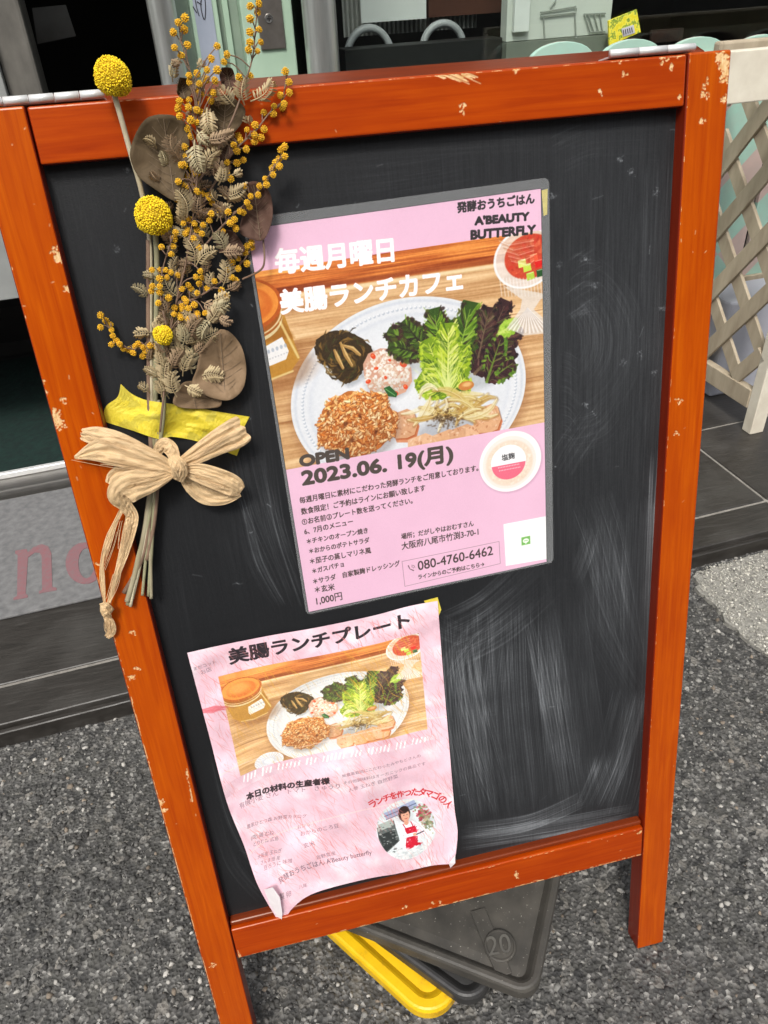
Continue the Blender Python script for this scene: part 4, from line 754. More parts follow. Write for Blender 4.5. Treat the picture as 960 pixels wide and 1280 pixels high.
# poles
def vpole(name, u, d, r, label, group):
    c = fu(u, d, ZP); V, F_ = tubegeo([fu(u, d, z) for z in np.linspace(ZP, 2.1, 5)], r, 28); o = mesh(name, V, F_, STEEL, smooth=True, loc=c); tag(o, label, 'pole'); return o
vpole('steel_pole', .484, .67, .0235, 'brushed round steel pole between the dark doorway and the green frame', None); vpole('steel_pole', .752, .66, .030, 'wide round steel pole right of the strike plate beside the window', None)
t = empty('green_door_frame', fu(.6, .72, 0), 'pale mint green door frame with a strike plate and sticker beside the pole', 'door frame')
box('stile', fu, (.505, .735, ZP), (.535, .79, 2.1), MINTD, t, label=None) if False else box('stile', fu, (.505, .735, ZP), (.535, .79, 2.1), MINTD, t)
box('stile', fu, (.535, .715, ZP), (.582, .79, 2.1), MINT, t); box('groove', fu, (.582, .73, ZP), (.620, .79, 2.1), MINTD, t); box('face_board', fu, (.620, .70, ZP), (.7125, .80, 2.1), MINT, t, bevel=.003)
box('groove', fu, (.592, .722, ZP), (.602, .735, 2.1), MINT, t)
stk = box('sticker', fu, (.541, .7125, .76), (.573, .7148, 1.05), pm('blue_grey_sticker', (.38, .42, .50), (.30, .34, .42), .5, 20), t, bevel=0)
mk = M('marker_ink', (.03, .03, .035), .5).m; mk = pm('marker_ink_strokes', (.03, .03, .035), (.05, .05, .06), .5)
segs = [[(244, 0), (246, 10), (249, 20)], [(241, 8), (246, 16)], [(252, -4), (251, 8), (254, 22), (256, 24), (257, 12), (256, -4)], [(246, 2), (252, 6)], [(243, -4), (249, -2)]]
V, F_ = join([tubegeo([fp(x, y, .7122) for x, y in spline(s_, 12)], .0009, 6) for s_ in segs]); mesh('marker_writing', V, F_, mk, stk)
pl = box('strike_plate', fu, (.648, .6955, .835), (.694, .6995, 1.2), STEELD, t, bevel=.0015)
p0 = fuz(336, 23, .695); V = [fu(p0[0] + r * math.cos(a), .6950 - dz, p0[1] + r * math.sin(a)) for r, dz in ((.0075, 0), (.0068, .0012), (.002, .0006)) for a in np.linspace(0, 6.283, 25)[:-1]]
mesh('screw', V, [(k * 24 + i, k * 24 + (i + 1) % 24, (k + 1) * 24 + (i + 1) % 24, (k + 1) * 24 + i) for k in range(2) for i in range(24)] + [tuple(48 + i for i in range(24))], SCREW, pl, smooth=False)
sc = bpy.data.objects['screw']; V, F_ = join([(boxv(lambda x, y, z: fu(p0[0] + x, .6932 + y, p0[1] + z), (-.004, -.0003, -.0007), (.004, .0005, .0007)), BOXF), (boxv(lambda x, y, z: fu(p0[0] + x, .6931 + y, p0[1] + z), (-.0007, -.0003, -.004), (.0007, .0005, .004)), BOXF)])
mesh('slot', V, F_, DARK, pl)
# window
t = empty('shop_window', fu(1.5, .72, .42), 'large plain shop window pane looking into the dark interior', 'window')
gm = M('window_glass', (1, 1, 1), 0.02, 0, Transmission_Weight=1.0, IOR=1.45); 
tr = gm.n('BsdfTransparent'); gl = gm.n('BsdfGlossy'); gl.inputs['Roughness'].default_value = .01; lw = gm.n('LayerWeight', Blend=.5); pw = gm.n('Math', operation='POWER'); pw.inputs[1].default_value = 4.0; gm.l(lw.outputs['Facing'], pw.inputs[0]); fr = gm.n('MapRange'); gm.l(pw.outputs[0], fr.inputs[0]); fr.inputs[3].default_value = .035; mx = gm.n('MixShader'); gm.l(fr.outputs[0], mx.inputs[0]); gm.l(tr.outputs[0], mx.inputs[1]); gm.l(gl.outputs[0], mx.inputs[2]); tr.inputs[0].default_value = (.93, .96, .94, 1); gm.l(mx.outputs[0], gm.nt.nodes['Material Output'].inputs[0])
box('pane', fu, (.722, .757, .44), (4.19, .763, 2.1), gm.m, t, bevel=0); box('sill', fu, (.74, .69, .42), (4.2, .80, .44), STEELD, t); box('head', fu, (.722, .74, 2.085), (4.19, .78, 2.1), DARK, t)
# left doorway: jamb pillar, pale panel, hung grey board
PIL = pm('grey_plaster', (.17, .16, .14), (.09, .085, .075), .9, 26, (1, 1, .5), bump=.003)
uL, _ = fuz(12, 120, .86); uR, _ = fuz(55, 118, .86); tag(box('grey_pillar', fu, (uL, .86, .018), (uR, 1.0, 2.7), PIL, bevel=.006), 'rough grey plastered pillar just inside the dark doorway', 'pillar')
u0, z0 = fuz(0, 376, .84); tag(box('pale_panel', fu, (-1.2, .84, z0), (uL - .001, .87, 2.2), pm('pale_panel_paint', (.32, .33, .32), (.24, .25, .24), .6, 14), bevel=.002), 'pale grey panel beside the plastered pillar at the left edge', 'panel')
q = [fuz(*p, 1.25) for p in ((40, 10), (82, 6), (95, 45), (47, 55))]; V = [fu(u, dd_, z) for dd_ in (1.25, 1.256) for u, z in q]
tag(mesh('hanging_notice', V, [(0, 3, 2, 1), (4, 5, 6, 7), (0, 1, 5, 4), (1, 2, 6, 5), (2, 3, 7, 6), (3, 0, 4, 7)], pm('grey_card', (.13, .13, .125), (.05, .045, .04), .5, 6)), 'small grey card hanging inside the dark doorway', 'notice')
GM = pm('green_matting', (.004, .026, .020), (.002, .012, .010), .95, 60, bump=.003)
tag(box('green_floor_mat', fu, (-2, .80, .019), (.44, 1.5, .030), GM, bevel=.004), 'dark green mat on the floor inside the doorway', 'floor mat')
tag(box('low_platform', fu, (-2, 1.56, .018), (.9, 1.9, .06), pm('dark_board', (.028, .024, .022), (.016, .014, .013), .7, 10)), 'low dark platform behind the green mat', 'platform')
# doormat with red letters
MATM = pm('grey_rubber_mat', (.21, .21, .21), (.13, .13, .132), .85, 70, (1, 1, 1), bump=.0008)
t = empty('door_mat', fu(.0, .45, ZP), 'worn grey door mat with faded red letters on the porch tiles', 'door mat')
box('mat', fu, (-1.1, .249, ZP + .0005), (.42, .655, ZP + .006), MATM, t, bevel=.002)
RED = pm('faded_red_paint', (.26, .105, .12), (.21, .14, .145), .85, 120)
def serif_letters():
    zt = ZP + .0068
    def fq(L, z=zt): out = []; [out.append(hit(x, y, np.array([0, 0, 1.]), (0, 0, z))) for x, y in L]; return out
    def z(L): return [(0 + x / 3.0, 560 + y / 3.0) for x, y in L]
    n_out = z([(57, 385), (100, 378), (104, 392), (125, 372), (155, 360), (180, 368), (192, 392), (196, 520), (212, 524), (212, 533), (146, 545), (146, 536), (158, 532), (156, 405), (148, 392), (130, 392), (105, 410), (96, 545), (104, 552), (104, 560), (50, 570), (50, 562), (64, 555), (66, 400), (57, 396)])
    oc, orr = (318, 432), (72, 78)
    return fq(n_out), oc, orr
Pn, oc, orr = serif_letters()
def slabpoly(name, P, mat, par, dz=.0006):
    P = [np.array(p) for p in P]; n = len(P); V = P + [p - (0, 0, dz) for p in P]; me = [tuple(range(n))] + [(i, i + n, (i + 1) % n + n, (i + 1) % n) for i in range(n)]; return mesh(name, V, me, mat, par)
slabpoly('letter_n', Pn, RED, t)
ring = []
A_ = np.linspace(0, 2 * math.pi, 41)[:-1]
o_ = [np.array(gp((oc[0] + orr[0] * math.cos(a)) / 3, 560 + (oc[1] + orr[1] * math.sin(a)) / 3, ZP + .0068)) for a in A_]; i_ = [np.array(gp((oc[0] + 6 + orr[0] * .42 * math.cos(a)) / 3, 560 + (oc[1] + orr[1] * .72 * math.sin(a)) / 3, ZP + .0068)) for a in A_]
mesh('letter_o', o_ + i_, [(k, (k + 1) % 40, 40 + (k + 1) % 40, 40 + k) for k in range(40)], RED, t, solid=.0004)
for k, du in enumerate((.14, .27)):                             # the word runs on behind the sign: not seen, left out
    pass
# ---------------- behind the glass
PEW = pm('pale_reflection_paint', (.72, .75, .70), (.62, .65, .60), .7, 5); 
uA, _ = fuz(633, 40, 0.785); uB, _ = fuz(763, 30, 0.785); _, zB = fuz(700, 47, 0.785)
t = empty('reflection_panel', fu(uA, 0.785, .02), 'pale grey-green partition behind the window, right of the chairs', 'reflection_panel')  # added panel standing in for the building mirrored in the glass
box('upper_panel', fu, (uA, 0.785, zB), (uB, 0.815, 1.6), PEW, t); box('lower_panel', fu, (uA, 0.782, .02), (uB, 0.815, zB - .001), pm('dull_green_reflection', (.22, .24, .20), (.17, .19, .16), .7, 8), t)
LN = pm('faint_grey_reflection', (.40, .42, .38), (.32, .34, .31), .7)
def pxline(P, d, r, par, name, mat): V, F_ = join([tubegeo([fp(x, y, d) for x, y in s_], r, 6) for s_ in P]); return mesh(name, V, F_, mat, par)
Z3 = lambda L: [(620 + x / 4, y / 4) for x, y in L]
pxline([Z3([(222, 62), (400, 32)]), Z3([(222, 82), (400, 62), (402, 40)]), Z3([(238, 84), (244, 190)]), Z3([(395, 60), (400, 190)]), Z3([(270, 40), (300, 0)]), Z3([(440, 70), (548, 66)]), Z3([(442, 72), (470, 160), (545, 158)]), Z3([(460, 72), (488, 155)]), Z3([(490, 70), (512, 155)]), Z3([(520, 68), (532, 155)])], 0.781, .0016, t, 'reflection_line', LN)  # lines drawn as the mirrored building's windows and tiles
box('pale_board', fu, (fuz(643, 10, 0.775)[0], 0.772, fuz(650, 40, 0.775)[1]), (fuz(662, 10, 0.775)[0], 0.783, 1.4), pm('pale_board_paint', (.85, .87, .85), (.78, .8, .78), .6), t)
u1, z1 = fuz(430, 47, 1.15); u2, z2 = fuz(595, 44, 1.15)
t = empty('shutter_reflection', fu(u1, 1.15, .3), 'grey corrugated panel added behind the chairs as the reflection of a shutter', 'screen')  # added ribbed panel standing in for a shutter mirrored in the glass
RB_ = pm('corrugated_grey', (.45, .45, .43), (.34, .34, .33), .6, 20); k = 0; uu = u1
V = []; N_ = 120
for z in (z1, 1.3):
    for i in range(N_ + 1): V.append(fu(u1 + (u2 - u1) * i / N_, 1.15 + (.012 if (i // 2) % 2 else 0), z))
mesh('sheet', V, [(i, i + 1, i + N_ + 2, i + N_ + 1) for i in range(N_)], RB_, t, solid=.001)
uw0, zw = fuz(452, 29, 1.10); uw1, _ = fuz(533, 29, 1.10); tag(box('white_paper', fu, (uw0, 1.10, zw), (uw1, 1.104, 1.15), pm('pale_paper', (.85, .88, .87), (.78, .8, .8), .6, 4), bevel=0), 'pale sheet hung in front of the corrugated reflection panel', 'sheet')
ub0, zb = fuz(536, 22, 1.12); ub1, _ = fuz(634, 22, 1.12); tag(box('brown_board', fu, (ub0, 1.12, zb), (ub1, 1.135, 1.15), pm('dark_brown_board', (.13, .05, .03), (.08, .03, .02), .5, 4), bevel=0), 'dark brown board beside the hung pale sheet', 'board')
tag(box('dark_counter', fu, (.83, .80, .02), (fuz(628, 50, .80)[0], .865, fuz(500, 57, .80)[1]), pm('counter_black', (.006, .006, .006), (.004, .004, .004), .6, 4)), 'low black counter in front of the chair backs', 'counter')
CH = pm('chair_tube_grey', (.40, .41, .43), (.33, .34, .36), .4, 30)
def chair(P, label, d=.88):
    c = fuz(*P[1], d); t = empty('chair', fu(c[0], d, .02), label, 'chair', 'tube-backed chairs behind the window')
    A0, Ap, A1 = [np.array(fuz(*p, d)) for p in P]; uc, hw, zb_ = (A0[0] + A1[0]) / 2, abs(A1[0] - A0[0]) / 2, min(A0[1], A1[1]) - .02
    ln = [(uc - hw, .45)] + [(uc + hw * math.cos(a), zb_ + (Ap[1] - zb_) * math.sin(a)) for a in np.linspace(math.pi, 0, 24)] + [(uc + hw, .45)]
    tube('backrest_hoop', [fu(u, d, z) for u, z in ln], .0075, CH, t, 10)
    w_ = abs(A1[0] - A0[0]); u0 = min(A0[0], A1[0])
    box('seat', fu, (u0, d, .44), (u0 + w_, d + .12, .46), DARK, t, bevel=.01)
    for a, b in ((0, 0), (1, 0), (0, 1), (1, 1)): tube('leg', [fu(u0 + a * w_, d + b * .12, .02), fu(u0 + a * w_, d + b * .12, .45)], .008, CH, t)
chair([(433, 62), (460, 35), (489, 55)], 'left tube-backed chair seen through the window beside the steel pole'); chair([(528, 48), (555, 29), (579, 45)], 'right tube-backed chair seen through the window under the brown board')
# packet on the glass
q = [fuz(*p, .750) for p in ((761, 26), (796, 12), (801, 40), (762, 57))]; V = [fu(u, dd_, z) for dd_ in (.750, .7555) for u, z in q]
m = M('yellow_packet_print', (.8, .7, .05), .35); n = m.noise(m.coord('Object'), 90, 3); m.base(m.ramp(n, [(.42, (.78, .68, .03)), (.5, (.85, .80, .10)), (.56, (.16, .30, .05)), (.7, (.75, .68, .05))]))
t = empty('yellow_packet', fu(q[0][0], .75, q[3][1]), 'small yellow and green packet leaning inside the window above the sign', 'packet')
mesh('packet', V, [(0, 3, 2, 1), (4, 5, 6, 7), (0, 1, 5, 4), (1, 2, 6, 5), (2, 3, 7, 6), (3, 0, 4, 7)], m.m, t)
q = [fuz(*p, .7485) for p in ((777, 36), (792, 31), (794, 41), (779, 46))]; V = [fu(u, dd_, z) for dd_ in (.7485, .7498) for u, z in q]
lab = mesh('label_patch', V, [(0, 3, 2, 1), (4, 5, 6, 7), (0, 1, 5, 4), (1, 2, 6, 5), (2, 3, 7, 6), (3, 0, 4, 7)], pm('pale_label', (.6, .6, .65), (.5, .5, .56), .5), t)
segs = [[(779 + k * 2.6, 37.5 - k * .8), (780 + k * 2.6, 43.5 - k * .8)] for k in range(5)]; V, F_ = join([tubegeo([fp(x, y, .748) for x, y in s_], .0011, 4) for s_ in segs]); mesh('dark_print', V, F_, pm('grey_print', (.06, .06, .08), (.1, .1, .12), .5), lab)
q = [fuz(*p, 1.3) for p in ((815, 38), (855, 36), (856, 52), (816, 54))]; tag(box('picture_frame', fu, (q[0][0], 1.3, q[3][1]), (q[1][0], 1.31, q[0][1]), pm('brown_picture', (.05, .02, .012), (.015, .012, .012), .5, 40)), 'small dark framed picture inside the window right of the packet', 'picture')
# ================================================================ FENCE AND PASTEL PICKETS (right)
DP = .672
pst = M('pastel_paint', (.5, .6, .5), .6); v = pst.coord('Object', (7.5, 7.5, 7.5), (0, .785, 0)); ck = pst.n('TexChecker', Scale=1.0); pst.l(v, ck.inputs['Vector'])
nn_ = pst.noise(pst.coord('Object'), 40, 4); ck.inputs[1].default_value = (.36, .60, .50, 1); ck.inputs[2].default_value = (.56, .42, .38, 1); pst.base(pst.mix(pst.ramp(nn_, [(.3, .0), (.8, .35)]), ck.outputs[0], (.42, .40, .36))); PST = pst.m
t = empty('picket_screen', fu(1.6, DP, ZP), 'scallop-topped picket screen painted in mint and pink diamonds behind the lattice', 'screen')
zlow = fuz(900, 372, DP)[1]
us = []
for (xl, xt, yt, xr, yb) in ((560 + 25, 700, 53, 738, 64), (738, 786, 50, 822, 60), (838, 880, 46, 908, 58), (918, 957, 41, 1000, 50)): pass
cs = [fuz(704, 52, DP), fuz(785, 49, DP), fuz(878, 46, DP), fuz(955, 43, DP)]
du = (cs[3][0] - cs[0][0]) / 3
for k in range(0, 9):
    uc = cs[0][0] + du * k; zt = cs[0][1] + (cs[3][1] - cs[0][1]) * k / 3; h = du * .46; n = 14
    out = [(uc - h, zlow), (uc + h, zlow)] + [(uc + h * math.cos(a), zt - .035 + .035 * math.sin(a)) for a in np.linspace(0, math.pi, n)]
    V = [fu(u, DP, z) for u, z in out] + [fu(u, DP + .012, z) for u, z in out]; m_ = len(out); mesh('picket', V, [tuple(range(m_))[::-1], tuple(range(m_, 2 * m_))] + [(i, (i + 1) % m_, (i + 1) % m_ + m_, i + m_) for i in range(m_)], PST, t, bevel=.0015)
box('rail', fu, (cs[0][0] - du * .5, DP - .012, cs[0][1] - .085), (cs[0][0] + du * 8.4, DP - .001, cs[0][1] - .045), CREAM, t); box('rail', fu, (cs[0][0] - du * .5, DP - .012, zlow + .02), (cs[0][0] + du * 8.4, DP - .001, zlow + .05), CREAMW, t)
for u in (cs[0][0] - du * .3, cs[0][0] + du * 8.3): box('post', fu, (u - .015, DP - .040, ZP), (u + .015, DP - .013, cs[0][1] - .04), CREAMW, t)
# lattice fence: front board and leg, side lattice panel running back to the shop
UF, DFr = 1.60, .31; d_end_ = .62
t = empty('lattice_fence', fu(UF, DFr, ZP), 'cream wooden lattice fence with shade painted on its slats, on the porch at right', 'fence')
zt0 = fuz(937, 62, DFr)[1]; zb0 = fuz(937, 128, DFr)[1]; uE = fuz(880, 80, DFr)[0]
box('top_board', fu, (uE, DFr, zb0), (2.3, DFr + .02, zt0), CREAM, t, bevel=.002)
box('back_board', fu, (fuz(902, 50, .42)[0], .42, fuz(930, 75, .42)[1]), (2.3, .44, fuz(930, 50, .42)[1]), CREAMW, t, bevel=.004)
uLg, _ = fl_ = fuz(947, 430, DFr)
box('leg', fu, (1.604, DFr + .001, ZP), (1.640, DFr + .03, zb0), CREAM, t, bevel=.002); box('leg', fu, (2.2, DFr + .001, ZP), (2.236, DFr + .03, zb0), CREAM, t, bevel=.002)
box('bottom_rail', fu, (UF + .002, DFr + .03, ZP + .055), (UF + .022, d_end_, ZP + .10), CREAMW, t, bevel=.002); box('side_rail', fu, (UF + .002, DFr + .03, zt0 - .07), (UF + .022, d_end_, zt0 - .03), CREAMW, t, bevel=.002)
lo, hi = ZP + .10, zt0 - .07; d0, d1 = DFr + .03, d_end_
def clipseg(c, s):                                              # slat centre line z = c + s*d inside the panel
    a, b = d0, d1
    for zc in (lo, hi):
        pass
    ds = sorted([(lo - c) / s, (hi - c) / s]); a, b = max(d0, ds[0]), min(d1, ds[1]); return (a, b) if b - a > .02 else None
SP, WD_ = .165, .034
for layer, sg in ((1, 1), (0, -1)):
    for k in range(-20, 30):
        c = k * SP * (.8 if sg > 0 else 1); cc_ = c if sg > 0 else c + .5
        sl = 1.0 if sg > 0 else -1.3; q = clipseg(cc_, sl)
        if not q: continue
        a, b = q; nrm = np.array([-sl, 1]) / math.hypot(sl, 1) * WD_ / 2; u0 = UF + .004 + (.009 if layer else 0)
        pts = [(a, cc_ + sl * a), (b, cc_ + sl * b)]; P_ = [np.array(pts[0]) - nrm, np.array(pts[1]) - nrm, np.array(pts[1]) + nrm, np.array(pts[0]) + nrm]
        V = [fu(u0, p[0], p[1]) for p in P_] + [fu(u0 + .008, p[0], p[1]) for p in P_]
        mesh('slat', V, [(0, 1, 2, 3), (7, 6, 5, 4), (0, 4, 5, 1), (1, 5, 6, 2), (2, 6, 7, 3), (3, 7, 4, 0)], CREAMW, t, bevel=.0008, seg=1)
tag(box('storage_box', fu, (1.635, .50, ZP), (2.3, .615, fuz(920, 378, .50)[1]), pm('pale_lavender_plastic', (.42, .43, .48), (.36, .37, .42), .5, 8), bevel=.006), 'pale lavender grey box on the porch under the pastel screen', 'box')

OBW = pm('opposite_wall', (.30, .28, .25), (.22, .21, .19), .85, 2); OBG = pm('opposite_glass', (.02, .025, .03), (.03, .035, .04), .2, 2)
t = empty('opposite_building', (1, -9, 0), 'plain two storey building across the street, seen only mirrored in the shop glass', 'building')
box('wall', wd, (-11, -12, 0), (14, -9, 5.6), OBW, t, bevel=0); box('roof', wd, (-11.3, -12.3, 5.6), (14.3, -8.7, 5.8), OBG, t, bevel=.01)
for j in range(2):
    for i in range(8):
        x, z = -9.5 + i * 3.0, .8 + j * 2.6; f_ = box('window', wd, (x, -9.0, z), (x + 1.6, -8.93, z + 1.5), CREAM, t, bevel=0); box('pane', wd, (x + .08, -8.93, z + .08), (x + 1.52, -8.91, z + 1.42), OBG, f_, bevel=0)
# ================================================================ SANDWICH BOARD
W_, ST_, H1, H2, H3 = .5078, .0330, .0333, .7212, .7620
def uvs(o, fr_inv, along_x):
    me = o.data; inv_front = fr_inv is b_inv; base = np.array(o.matrix_basis.translation) if not o.parent else np.array(o.location) + LOC[o.parent.name]
    co = np.zeros(len(me.vertices) * 3); me.vertices.foreach_get('co', co); co = co.reshape(-1, 3) + base; b = fr_inv(co)
    ac = (b[:, 1] if along_x else b[:, 0]) + .83 * b[:, 2]; al = b[:, 0] if along_x else b[:, 1]; rnd = rng.uniform(0, 5)
    li = np.zeros(len(me.loops), int); me.loops.foreach_get('vertex_index', li)
    me.update(); fn_ = np.zeros(len(me.polygons) * 3); me.polygons.foreach_get('normal', fn_); front = fn_.reshape(-1, 3) @ (BZ if inv_front else RZ) > .7
    pi = np.zeros(len(me.loops), int)
    for p_ in me.polygons: pi[p_.loop_start:p_.loop_start + p_.loop_total] = p_.index
    for nm, uv in (('UVMap', np.c_[ac + rnd, al + rnd]), ('plan', np.c_[b[:, 0] / .52, 1 - (.01 - b[:, 1]) / .94])):
        ul = me.uv_layers.get(nm) or me.uv_layers.new(name=nm); q_ = uv[li].copy(); q_[~front[pi]] = q_[~front[pi]] if nm == 'UVMap' else (-2, -2); ul.data.foreach_set('uv', q_.ravel())
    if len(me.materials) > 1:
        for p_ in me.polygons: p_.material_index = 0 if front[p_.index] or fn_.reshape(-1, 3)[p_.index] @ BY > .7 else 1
def b_inv(P): d = P - B0; return np.c_[d @ BX, d @ BY, d @ BZ]
RO = B0 + np.array([0, .0255, -.003]); RY, RZ = np.array([0, -SN, CS]), np.array([0, CS, SN])
def rw(x, y, z): return RO + BX * x + RY * y + RZ * z
def r_inv(P): d = P - RO; return np.c_[d @ BX, d @ RY, d @ RZ]
SB = empty('sandwich_board', (W_ / 2, .2, 0), 'worn orange-red wooden sandwich chalkboard standing on the asphalt before the shop', 'chalkboard sign')
def member(name, fr, inv, a, b, mat, ax, bev=.0016, lab=None):
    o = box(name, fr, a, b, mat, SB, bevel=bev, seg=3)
    if fr is bw: o.data.materials.append(W_SHADE)
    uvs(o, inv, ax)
    if lab: o['label'] = lab
    return o
member('front_stile', bw, b_inv, (0, -.9110, -.023), (ST_, .0, 0), W_FRONT, False)
member('front_stile', bw, b_inv, (W_ - ST_, -.9110, -.023), (W_, .0, 0), W_FRONT, False, lab='right front stile with its top corner chipped to bare wood')
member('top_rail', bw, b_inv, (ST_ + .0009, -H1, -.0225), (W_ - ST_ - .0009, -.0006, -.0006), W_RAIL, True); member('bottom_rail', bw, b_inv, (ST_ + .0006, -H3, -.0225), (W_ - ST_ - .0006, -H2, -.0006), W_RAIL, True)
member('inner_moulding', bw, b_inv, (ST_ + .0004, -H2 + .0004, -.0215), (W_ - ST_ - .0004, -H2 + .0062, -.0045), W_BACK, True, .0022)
V = [bw(x, y, PD) for x, y in ((.024, -.03), (.024 + BW_, -.03), (.024 + BW_, -.83), (.024, -.83))]
x0, x1, y0, y1 = ST_ - .004, W_ - ST_ + .004, -H1 + .004, -H2 - .004
V = [bw(x, y, z) for z in (PD, PD - .006) for x, y in ((x0, y0), (x0, y1), (x1, y1), (x1, y0))]
UV = [((x - .024) / BW_, 1 - (-y - .03) / BH_) for _ in (0, 1) for x, y in ((x0, y0), (x0, y1), (x1, y1), (x1, y0))]
mesh('chalkboard', V, [(0, 1, 2, 3), (7, 6, 5, 4), (0, 4, 5, 1), (1, 5, 6, 2), (2, 6, 7, 3), (3, 7, 4, 0)], CHALK, SB, uv=UV)
# rear leaf
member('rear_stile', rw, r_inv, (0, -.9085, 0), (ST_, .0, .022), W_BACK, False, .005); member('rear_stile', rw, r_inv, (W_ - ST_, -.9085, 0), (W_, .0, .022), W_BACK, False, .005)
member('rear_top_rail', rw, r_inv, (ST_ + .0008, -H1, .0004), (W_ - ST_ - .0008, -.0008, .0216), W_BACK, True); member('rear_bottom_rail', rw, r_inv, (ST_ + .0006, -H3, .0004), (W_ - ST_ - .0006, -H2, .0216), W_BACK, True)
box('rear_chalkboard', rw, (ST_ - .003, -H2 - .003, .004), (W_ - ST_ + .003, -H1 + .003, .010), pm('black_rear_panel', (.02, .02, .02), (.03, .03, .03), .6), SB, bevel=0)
for xa, xb, n in ((bxy(-30, 130)[0], bxy(131, 120)[0], 5), (bxy(764, 69)[0], bxy(871, 64)[0], 3)):
    h = box('hinge', bw, (xa + .001, .0008, -.0215), (xb - .001, .0020, -.0045), CHROME, SB, bevel=.0003)
    for k in range(n):
        a, b = xa + (xb - xa) * k / n + .0004, xa + (xb - xa) * (k + 1) / n - .0004; tube('knuckle', [bw(a, .0034, -.0026), bw(b, .0034, -.0026)], .0024, CHROME, h, 14)
    for k in (.25, .75):
        x = xa + (xb - xa) * k; tube('hinge_pin', [bw(x, .0018, -.013), bw(x, .0026, -.013)], .0018, SCREW, h, 10)
# ================================================================ LAMINATED POSTER
t = empty('laminated_poster', np.append(0, 0) if False else bw(*((TLc + BRc) / 2), PH), 'glossy laminated pink lunch poster with a plate photo on the upper chalkboard', 'poster')
eu, ev = (TRc - TLc) / SW, (BLc - TLc) / SH
def tp(u, v, h): q = TLc + eu * u + ev * v; return bw(q[0], q[1], h)
NU, NV = 14, 20; V = []; UV = []; F_ = []
wav = lambda u, v: .0004 * math.sin(u / 180 + v / 400) + .0003 * math.sin(v / 210)
for j in range(NV + 1):
    for i in range(NU + 1): u, v = SW * i / NU, SH * j / NV; V.append(tp(u, v, PH + wav(u, v))); UV.append((i / NU, 1 - j / NV))
mesh('printed_sheet', V, [(j * (NU + 1) + i, (j + 1) * (NU + 1) + i, (j + 1) * (NU + 1) + i + 1, j * (NU + 1) + i + 1) for j in range(NV) for i in range(NU)], PRINT, t, uv=UV, smooth=True)
mm = 1000 / .2123 / 1000
def rrect(x0, y0, x1, y1, r, n=6): return [(cx + r * math.cos(a), cy + r * math.sin(a)) for cx, cy, a0 in ((x1 - r, y0 + r, -math.pi / 2), (x1 - r, y1 - r, 0), (x0 + r, y1 - r, math.pi / 2), (x0 + r, y0 + r, math.pi)) for a in np.linspace(a0, a0 + math.pi / 2, n)]
R_ = rrect(-2.6 * mm, -7 * mm, SW + 6.6 * mm, SH + 2.2 * mm, 4.5 * mm); n = len(R_)
V = [tp(u, v, PH + .0016) for u, v in R_] + [tp(u, v, PH - .0011) for u, v in R_]
mesh('laminate_pouch', V, [tuple(range(n))[::-1], tuple(range(n, 2 * n))] + [(i, (i + 1) % n, (i + 1) % n + n, i + n) for i in range(n)], LAM, t)
# pale welded margin of the pouch
def ringf(a, b, h): n = len(a); return [tp(*p, h) for p in a] + [tp(*p, h) for p in b], [(i, (i + 1) % n, (i + 1) % n + n, i + n) for i in range(n)]
V, F_ = ringf(rrect(-2.4 * mm, -6.8 * mm, SW + 6.4 * mm, SH + 2 * mm, 4.3 * mm), rrect(-.3 * mm, -.3 * mm, SW + .3 * mm, SH + .3 * mm, .2 * mm), PH + .0001); mesh('welded_margin', V, F_, FOIL_EDGE, t)
YT = M('yellow_masking_tape', (.80, .62, .05), .5); YT.base(YT.ramp(YT.noise(YT.coord(), 160, 4), [(.3, (.62, .50, .05)), (.7, (.84, .72, .12))])); YT = YT.m
P = [(677, 238), (684.5, 236), (684, 268), (679.5, 270)]; V = [bp(*q, PH - .0001 + dz) for dz in (0, -.0002) for q in P]
tag(mesh('yellow_tape_strip', V, [(0, 3, 2, 1), (4, 5, 6, 7), (0, 1, 5, 4), (1, 2, 6, 5), (2, 3, 7, 6), (3, 0, 4, 7)], YT), 'thin yellow tape strip peeking from behind the laminated poster top right corner', 'tape')
P = [(530, 751), (547, 746.5), (551.5, 762), (548, 771), (540, 770)]; V = [bp(*q, PD + dz) for dz in (.0009, .0006) for q in P]
tag(mesh('yellow_tape_strip', V, [(0, 4, 3, 2, 1), (5, 6, 7, 8, 9)] + [(i, (i + 1) % 5, (i + 1) % 5 + 5, i + 5) for i in range(5)], YT), 'yellow tape tab behind the lower sheet top right corner', 'tape')
# ================================================================ LOWER SHEET
t = empty('pink_paper_sheet', bp(400, 950, PD), 'damp wrinkled pink paper menu sheet with curled corners on the lower chalkboard', 'paper sheet')
hs = lambda s, q: PD + .0022 + .0011 * math.sin(s * 9 + q * 5) * q + .0007 * math.sin(s * 23 - q * 13) + .0006 * math.sin(q * 31 + s * 6) + .010 * max(0, 1 - math.hypot(s, 1 - q) / .2) ** 1.5 + .006 * max(0, 1 - math.hypot(1 - s, 1 - q) / .14) ** 1.5 + .003 * q * q * (s < .5) * (1 - 2 * s) + fine_(s, q)
WN = fbm(200, 280, 36, 4, 77); WN2 = fbm(200, 280, 10, 3, 78, 1, 2.4)
def fine_(s, q): i, j = min(int(s * 199), 199), min(int(q * 279), 279); return (WN[j, i] - .5) * .0072 + (WN2[j, i] - .5) * .0022
V = []; UV = []
for j in range(NT):
    for i in range(NS): s, q = i / (NS - 1), j / (NT - 1); V.append(bp(*SG[j, i], max(hs(s, q), PD + .0007))); UV.append((s, 1 - q))
